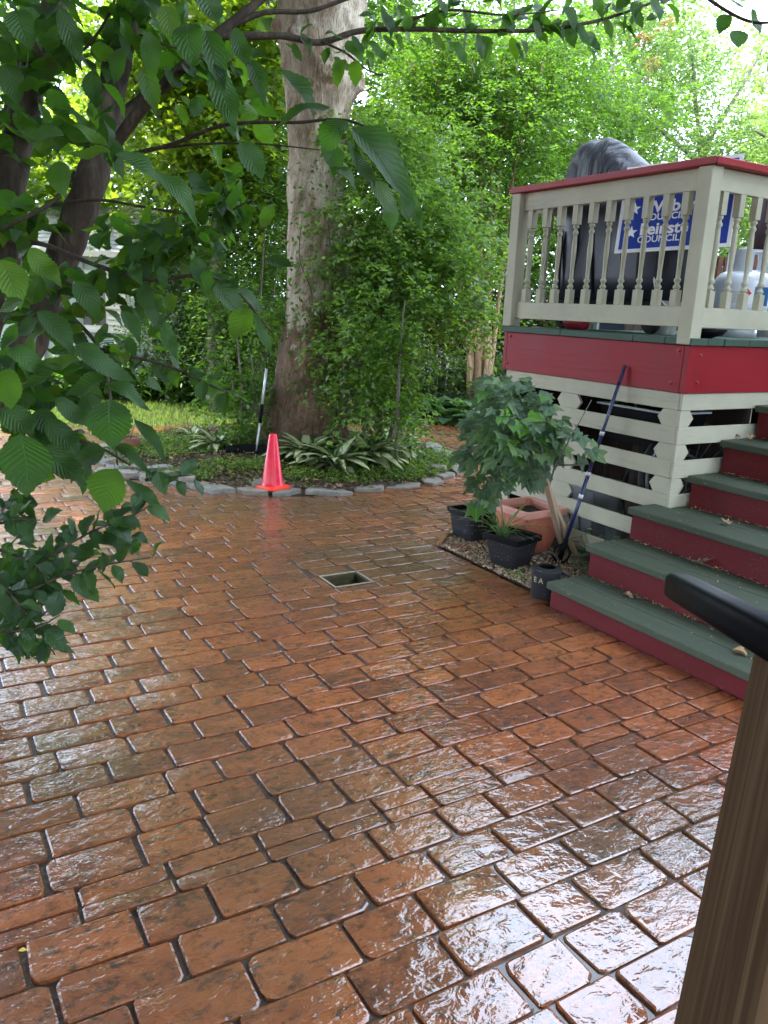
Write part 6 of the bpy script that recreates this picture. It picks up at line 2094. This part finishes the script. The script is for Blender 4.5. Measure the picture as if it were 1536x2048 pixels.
# the leaves one sees best: stalk end, tip (both as seen from the patio), distance, width in the same scale, lift of the tip
BIG = [(129, 270, 43, 266, 1.75, 66, .1), (223, 308, 133, 300, 1.8, 46, .1), (215, 297, 145, 240, 1.85, 30, .2), (230, 308, 322, 345, 1.75, 46, -.1), (312, 340, 402, 414, 1.8, 44, 0),
       (375, 40, 383, 125, 1.9, 62, .3), (410, 60, 450, 165, 1.95, 46, .2), (285, 140, 312, 212, 2.1, 42, .2), (425, 135, 468, 235, 1.95, 56, .3), (185, 140, 188, 205, 2.2, 38, .1), (480, 285, 525, 352, 2.1, 50, .1), (378, 345, 425, 392, 2.1, 36, .1),
       (556, 140, 637, 203, 1.8, 46, .1), (660, 211, 552, 209, 1.75, 42, .25), (692, 238, 640, 302, 1.75, 84, -.1), (703, 255, 834, 383, 1.8, 78, .2), (740, 258, 806, 314, 1.85, 36, .3), (692, 290, 762, 362, 1.75, 42, -.2), (745, 360, 797, 427, 1.85, 46, .1),
       (803, 378, 820, 443, 1.85, 34, -.2), (825, 388, 845, 457, 1.9, 26, .2), (655, 285, 674, 340, 1.9, 42, .1), (668, 330, 716, 356, 1.9, 28, .1), (775, 408, 786, 458, 1.95, 36, .1),
       (430, 570, 488, 622, 1.9, 50, .1), (500, 618, 460, 674, 1.75, 60, .2), (505, 628, 552, 702, 1.8, 26, -.2), (478, 574, 530, 622, 1.8, 26, -.1), (288, 618, 332, 656, 1.8, 28, .1), (328, 646, 354, 712, 1.75, 32, .15), (243, 622, 282, 674, 1.9, 30, .1), (424, 545, 468, 568, 2.0, 22, .2),
       (219, 798, 226, 894, 1.6, 94, .0), (234, 937, 202, 1023, 1.6, 76, .0), (213, 762, 128, 778, 1.65, 62, .1), (158, 722, 72, 714, 1.7, 44, .15), (162, 706, 268, 758, 1.65, 50, -.1), (43, 868, 50, 990, 1.55, 92, .0), (90, 894, 173, 960, 1.65, 56, .1),
       (211, 902, 147, 920, 1.7, 58, .1), (268, 836, 333, 902, 1.75, 24, .2), (211, 763, 302, 814, 1.7, 38, -.2), (22, 736, 14, 816, 1.6, 70, .0), (130, 738, 34, 766, 1.7, 42, .2), (92, 842, 160, 900, 1.8, 56, .1), (46, 600, -4, 622, 1.7, 48, .1), (80, 640, 22, 668, 1.75, 46, .1),
       (38, 650, -2, 704, 1.65, 46, .1), (75, 622, 150, 692, 1.75, 46, .0), (250, 956, 342, 1024, 1.75, 24, -.1), (222, 883, 302, 942, 1.75, 26, .1), (150, 690, 232, 748, 1.75, 46, -.1), (20, 700, 92, 742, 1.7, 50, .1), (110, 800, 182, 842, 1.8, 46, .1), (305, 730, 352, 762, 2.0, 34, .1),
       (0, 820, 66, 862, 1.7, 60, .1), (60, 500, 122, 560, 2.0, 52, .1), (0, 520, 40, 600, 1.9, 60, .1), (150, 560, 196, 622, 2.0, 46, .1), (70, 80, 112, 30, 2.2, 58, .1), (30, 20, 62, 90, 2.2, 54, .1), (10, 130, 36, 200, 2.3, 50, .1), (120, 20, 160, 110, 2.2, 44, .1),
       (330, 10, 352, 80, 2.1, 46, .2), (400, -20, 436, 40, 2.1, 52, .2), (470, 60, 500, 130, 2.2, 40, .2), (500, 120, 530, 190, 2.2, 36, .2), (300, 60, 300, 140, 2.2, 40, .2), (255, 90, 225, 160, 2.3, 40, .2), (1475, 60, 1480, 92, 2.2, 46, .0), (1452, 30, 1440, 62, 2.2, 30, .1), (1500, 20, 1530, 60, 2.2, 40, 0), (1440, -10, 1490, 12, 2.2, 30, 0)]
LEAVES = []                                            # (mesh, matrix, size as seen, key)


def elm_leaf(me, base, axis, normal, L, W):
    A = unit(np.asarray(axis, float))
    S = unit(np.cross(A, np.asarray(normal, float)))
    N = np.cross(S, A)
    m = np.eye(4)
    m[:3, 0], m[:3, 1], m[:3, 2], m[:3, 3] = S * W, A * L, N * L, np.asarray(base, float) - eo
    X, Y, d = project(np.asarray(base) + A * L * .5)
    vis = -30 < X < 1566 and -30 < Y < 2078 and d > .2
    LEAVES.append((me, m, (L * W / d ** 2 if vis else 0.0)))


for i, (bx, by, tx, ty, d, w, lift) in enumerate(BIG):
    p, q = at(bx, by, d), at(tx, ty, d - lift * .12)
    ax = q - p
    L = float(np.linalg.norm(ax)) * 1.03
    tilt = rnd.uniform(-.25, .25)
    nn = -FW * 0.7 + np.array([0, 0, 0.85]) + RX * tilt
    elm_leaf(EL[i % 9], p, ax, nn, L, max(w / F_PX * d / .60, .35 * L))

# smaller leaves set along the twigs
SPR = [leaf_mesh('leaf', MT['elm'], 0.56, 6, 0.07, 0.06 + .06 * (s % 4), 0.08 + .1 * (s % 3), 1.2, seed=s + 20, curl=.5 + .4 * (s % 3)) for s in range(7)]
SML = [leaf_mesh('leaf', MT['sprig'], 0.62, 5, 0.085, 0.14, 0.16, 1.0, seed=s + 40, curl=.6) for s in range(6)]


def twig_leaves(pts, n, L0, L1, meshes, spread=.03, hang=.45):
    """leaves alternating along a twig given by (x, y, distance) points"""
    P = np.array([at(*p) for p in pts])
    seg = np.linalg.norm(np.diff(P, axis=0), axis=1)
    cum = np.concatenate([[0], np.cumsum(seg)])
    for k in range(n):
        s = (k + rnd.random() * .8) / n * cum[-1]
        j = min(np.searchsorted(cum, s, side='right') - 1, len(seg) - 1)
        t = (s - cum[j]) / seg[j]
        p = P[j] * (1 - t) + P[j + 1] * t
        td = (P[j + 1] - P[j]) / seg[j]
        side = unit(np.cross(td, FW)) * (1 if k % 2 else -1)
        ax = td * rnd.uniform(.3, .9) + side * rnd.uniform(.5, 1.1) + np.array([0, 0, -hang]) - FW * rnd.uniform(-.5, .6)
        nn = np.array([0, 0, 1.0]) - FW * rnd.uniform(0, 1.2) + RX * rnd.uniform(-.5, .5)
        L = rnd.uniform(L0, L1)
        pp = p + np.array([rnd.gauss(0, spread), rnd.gauss(0, spread), rnd.gauss(0, spread)]) * .6
        elm_leaf(meshes[k % len(meshes)], pp, ax, nn, L, L * rnd.uniform(.85, 1.15))


twig_leaves([(690, 70, 2.6), (820, 58, 2.7), (950, 62, 2.75), (1080, 60, 2.8), (1180, 45, 2.85), (1290, 15, 2.9)], 58, .06, .10, SPR, .05, .35)
twig_leaves([(720, 20, 2.6), (850, 10, 2.7), (1010, 25, 2.75), (1130, 15, 2.8), (1350, 5, 2.9)], 40, .06, .10, SPR, .05, .3)
twig_leaves([(560, 80, 2.55), (640, 85, 2.6), (735, 140, 2.5)], 14, .05, .085, SPR, .03)
twig_leaves([(190, 530, 2.3), (300, 560, 2.1), (400, 550, 2.0), (470, 580, 1.95)], 30, .06, .09, SPR, .05)
twig_leaves([(200, 480, 2.4), (320, 470, 2.3), (430, 440, 2.2), (500, 400, 2.15)], 30, .06, .09, SPR, .05)
twig_leaves([(330, 730, 2.0), (420, 760, 1.95), (470, 790, 1.95)], 12, .045, .06, SPR, .015)
# leafy sprigs hanging low at the left edge
TW = [[(-20, 1190, 1.8), (60, 1140, 1.75), (120, 1100, 1.75), (190, 1060, 1.75), (250, 1040, 1.75), (300, 1010, 1.75)], [(-20, 1050, 1.8), (40, 1040, 1.75), (80, 1040, 1.7)], [(-20, 1200, 1.75), (60, 1180, 1.7), (130, 1150, 1.7), (210, 1130, 1.7), (300, 1115, 1.7)],
      [(-20, 1150, 1.7), (30, 1200, 1.65), (70, 1250, 1.65), (110, 1310, 1.65)], [(-20, 1260, 1.65), (60, 1260, 1.6), (120, 1230, 1.6)], [(290, 960, 1.8), (330, 955, 1.8), (385, 950, 1.8)], [(0, 1100, 1.75), (70, 1130, 1.7), (100, 1180, 1.7)]]
for k, (tw, n) in enumerate(zip(TW, (34, 8, 26, 20, 13, 7, 14))):
    px_limb('twig', tw, .004, .0012, 5, .05)
    twig_leaves(tw, n, .035, .062, SML, .012, .25)
# fill between the stems; masses overhead added out of view for shade and reflections
def mass(c, r, n, L0, L1, meshes):
    for k in range(n):
        d = np.array([rnd.gauss(0, 1), rnd.gauss(0, 1), rnd.gauss(0, 1)])
        d = d / np.linalg.norm(d) * np.array(r) * rnd.random() ** .4
        ax = np.array([rnd.gauss(0, .8), rnd.gauss(0, .8), -rnd.uniform(-.1, 1.0)]) + RX * .3
        nn = np.array([0, 0, 1.0]) - FW * rnd.uniform(-.9, 1.0) + RX * rnd.uniform(-.9, .9)
        L = rnd.uniform(L0, L1)
        elm_leaf(meshes[k % len(meshes)], c + d, ax, nn, L, L * rnd.uniform(.9, 1.2))


mass(at(130, 60, 2.5), (.30, .28, .14), 60, .07, .12, EL)
mass(at(330, 60, 2.6), (.26, .26, .14), 60, .07, .12, EL)
mass(at(40, 200, 2.6), (.16, .2, .22), 46, .07, .12, EL)
mass(at(150, 250, 2.3), (.16, .2, .16), 26, .07, .11, EL)
mass(at(430, 180, 2.5), (.16, .2, .16), 30, .06, .10, EL)
mass(at(330, 480, 2.2), (.19, .18, .09), 90, .05, .085, SPR)
mass(at(230, 590, 2.3), (.14, .15, .06), 40, .05, .08, SPR)
mass(at(440, 390, 2.2), (.12, .15, .08), 34, .06, .09, SPR)
mass(at(50, 430, 2.6), (.12, .2, .12), 30, .07, .10, EL)
mass(at(60, 580, 2.2), (.13, .14, .10), 32, .08, .11, EL)
mass(at(70, 760, 2.0), (.13, .14, .14), 40, .08, .11, EL)
mass(at(100, 900, 2.0), (.10, .12, .06), 14, .07, .09, EL)
mass(at(120, 1130, 1.8), (.12, .10, .06), 24, .035, .06, SML)
mass(at(60, 1230, 1.75), (.08, .08, .05), 14, .035, .055, SML)
mass(at(30, 1010, 1.9), (.05, .08, .05), 20, .04, .06, SML)
mass(at(40, 1130, 1.85), (.08, .10, .10), 46, .035, .06, SML)
mass(at(200, 1060, 1.8), (.10, .10, .05), 26, .035, .055, SML)
mass(at(55, 1290, 1.7), (.05, .06, .03), 12, .03, .045, SML)
mass(at(110, 860, 2.0), (.12, .12, .10), 36, .07, .10, EL)
mass(at(250, 700, 2.1), (.13, .13, .08), 34, .055, .085, SPR)
mass(at(250, -380, 2.7), (.9, .8, .45), 420, .09, .12, SPR)
mass(at(-250, 150, 2.9), (.6, .7, .8), 260, .09, .12, SPR)
mass(at(700, -420, 2.6), (.8, .7, .35), 260, .09, .12, SPR)
mass(at(-260, 700, 2.8), (.35, .4, .5), 120, .09, .12, SPR)
LEAVES.sort(key=lambda t: -t[2])
for me, m, sz_ in LEAVES[:296]:
    o = link('leaf', me, elm)
    o.matrix_basis = Matrix(m.tolist())
Vs, Fs, UVs, mi, nn_ = [], [], [], [], 0
cache = {}
for me, m, sz_ in LEAVES[296:]:
    if me.name not in cache:
        v = np.zeros(len(me.vertices) * 3)
        me.vertices.foreach_get('co', v)
        fc = np.array([list(p.vertices) for p in me.polygons])
        uvv = np.zeros(len(me.loops) * 2)
        me.uv_layers[0].data.foreach_get('uv', uvv)
        li = np.array([l.vertex_index for l in me.loops])
        uvp = np.zeros((len(me.vertices), 2))
        uvp[li] = uvv.reshape(-1, 2)
        cache[me.name] = (v.reshape(-1, 3), fc, uvp, 1 if me.materials[0] is MT['sprig'] else 0)
    v, fc, uvp, k = cache[me.name]
    Vs.append(v @ m[:3, :3].T + m[:3, 3])
    Fs.append(fc + nn_)
    UVs.append(uvp)
    mi.append(np.full(len(fc), k, dtype=np.int32))
    nn_ += len(v)
me = fast_mesh('crown_leaves', np.concatenate(Vs), np.concatenate(Fs), MT['elm'], np.concatenate(UVs))
me.materials.append(MT['sprig'])
me.polygons.foreach_set('material_index', np.concatenate(mi))
me.shade_smooth()
link('crown_leaves', me, elm)['kind'] = 'stuff'

# ------------------------------------------------------------------ hedges added behind for dark, shadowed depth
for lab, xa, xb, d, h, mt in (('dark leafy hedge added for shadowed depth behind the lawn at the left', -260, 420, 16.2, 2.6, 'bgdark'), ('dark leafy hedge added for shadowed depth behind the plane tree and the peach house', 420, 900, 20.0, 4.6, 'bgdark'), ('dark leafy hedge added for shadowed depth behind the myrtle and the deck', 880, 1700, 16.2, 3.6, 'bgdark')):
    q = base_of((xa + xb) / 2, d)
    hd = thing('hedge', lab, 'hedge', tuple(q), FACE, 'added leafy hedges closing the garden')
    hw_ = (xb - xa) / 2 / F_PX * d
    bl = [(np.array([hw_ * f, rnd.uniform(-.2, .2), h * .5]), (hw_ * .30, .7, h * .52)) for f in (-.8, -.4, 0, .4, .8)]
    arr = sprays(rng, bl, 1900, 12, .5, .11, .07, .6, 1.6, .3)
    crown_obj('foliage', [arr], MT[mt], hd)

# ------------------------------------------------------------------ trees and house added out of view to shade the patio
for lab, x, y, h, r in (('added unseen leafy tree shading the patio from the side yard', -5.6, 3.4, 11.0, 3.2), ('added unseen shade tree at the corner of the side yard', -5.2, -2.6, 10.5, 3.4), ('added unseen shade tree behind the patio', -0.6, -7.0, 11.5, 3.6), ('added unseen shade tree by the end of the lawn', -7.0, 8.6, 10.0, 3.0)):
    q = np.array([x, y, 0.0])
    tree('added_shade_tree', lab, q, [[q, q + np.array([0, 0, h * .4]), q + np.array([.3, .2, h * .8])]], [(q + np.array([0, 0, h * .62]), (r, r, h * .34)), (q + np.array([0, 0, h * .30]), (r * .9, r * .9, h * .20))], 2400, 11, .8, .21, .17, MT['planeleaf'], MT['barkgrey'], .22, 'added trees shading the patio from out of view')
hs = thing('house', 'unseen cream clapboard house added for shade where the porch stairs climb', 'house', (6.6, 2.9, 0))  # added out of view to hold sky light off the patio
MB().box((0.03, -9.5, 0), (6, 0, 4.48)).build('wall', MT['creamx'], hs)
for k in range(28):
    MB().box((0.0, -9.5, .16 * k + .004), (0.029, 0, .16 * k + .155), (0, R(-3), 0), (.03, 0, .16 * k)).build('clapboard', MT['creamx'], hs)
MB().box((-0.5, -9.9, 4.48), (6.4, 0.4, 4.66)).build('eave', MT['shedtrim'], hs)
MB().add([(-.6, -10, 4.665), (6.6, -10, 4.665), (6.6, .5, 4.665), (-.6, .5, 4.665), (3, -10, 6.2), (3, .5, 6.2)], [(0, 3, 5, 4), (2, 1, 4, 5), (0, 4, 1), (3, 2, 5)]).build('roof', MT['shingle'], hs)
MB().box((-1.64, -4.0, 1.43), (-0.001, 0.05, 1.467)).build('porch_floor', MT['greenx'], hs)
MB().box((-1.63, -4.0, 0), (-1.60, 0.0, 1.429)).build('porch_skirt', MT['riser'], hs)
for y in (-1.2, -3.4):
    wf = MB().box((-0.03, y - 1.0, 2.2), (-0.001, y, 4.0)).build('window', MT['shedtrim'], hs)
    MB().box((-0.04, y - .92, 2.28), (-0.0305, y - .08, 3.92)).build('pane', MT['glass'], wf)
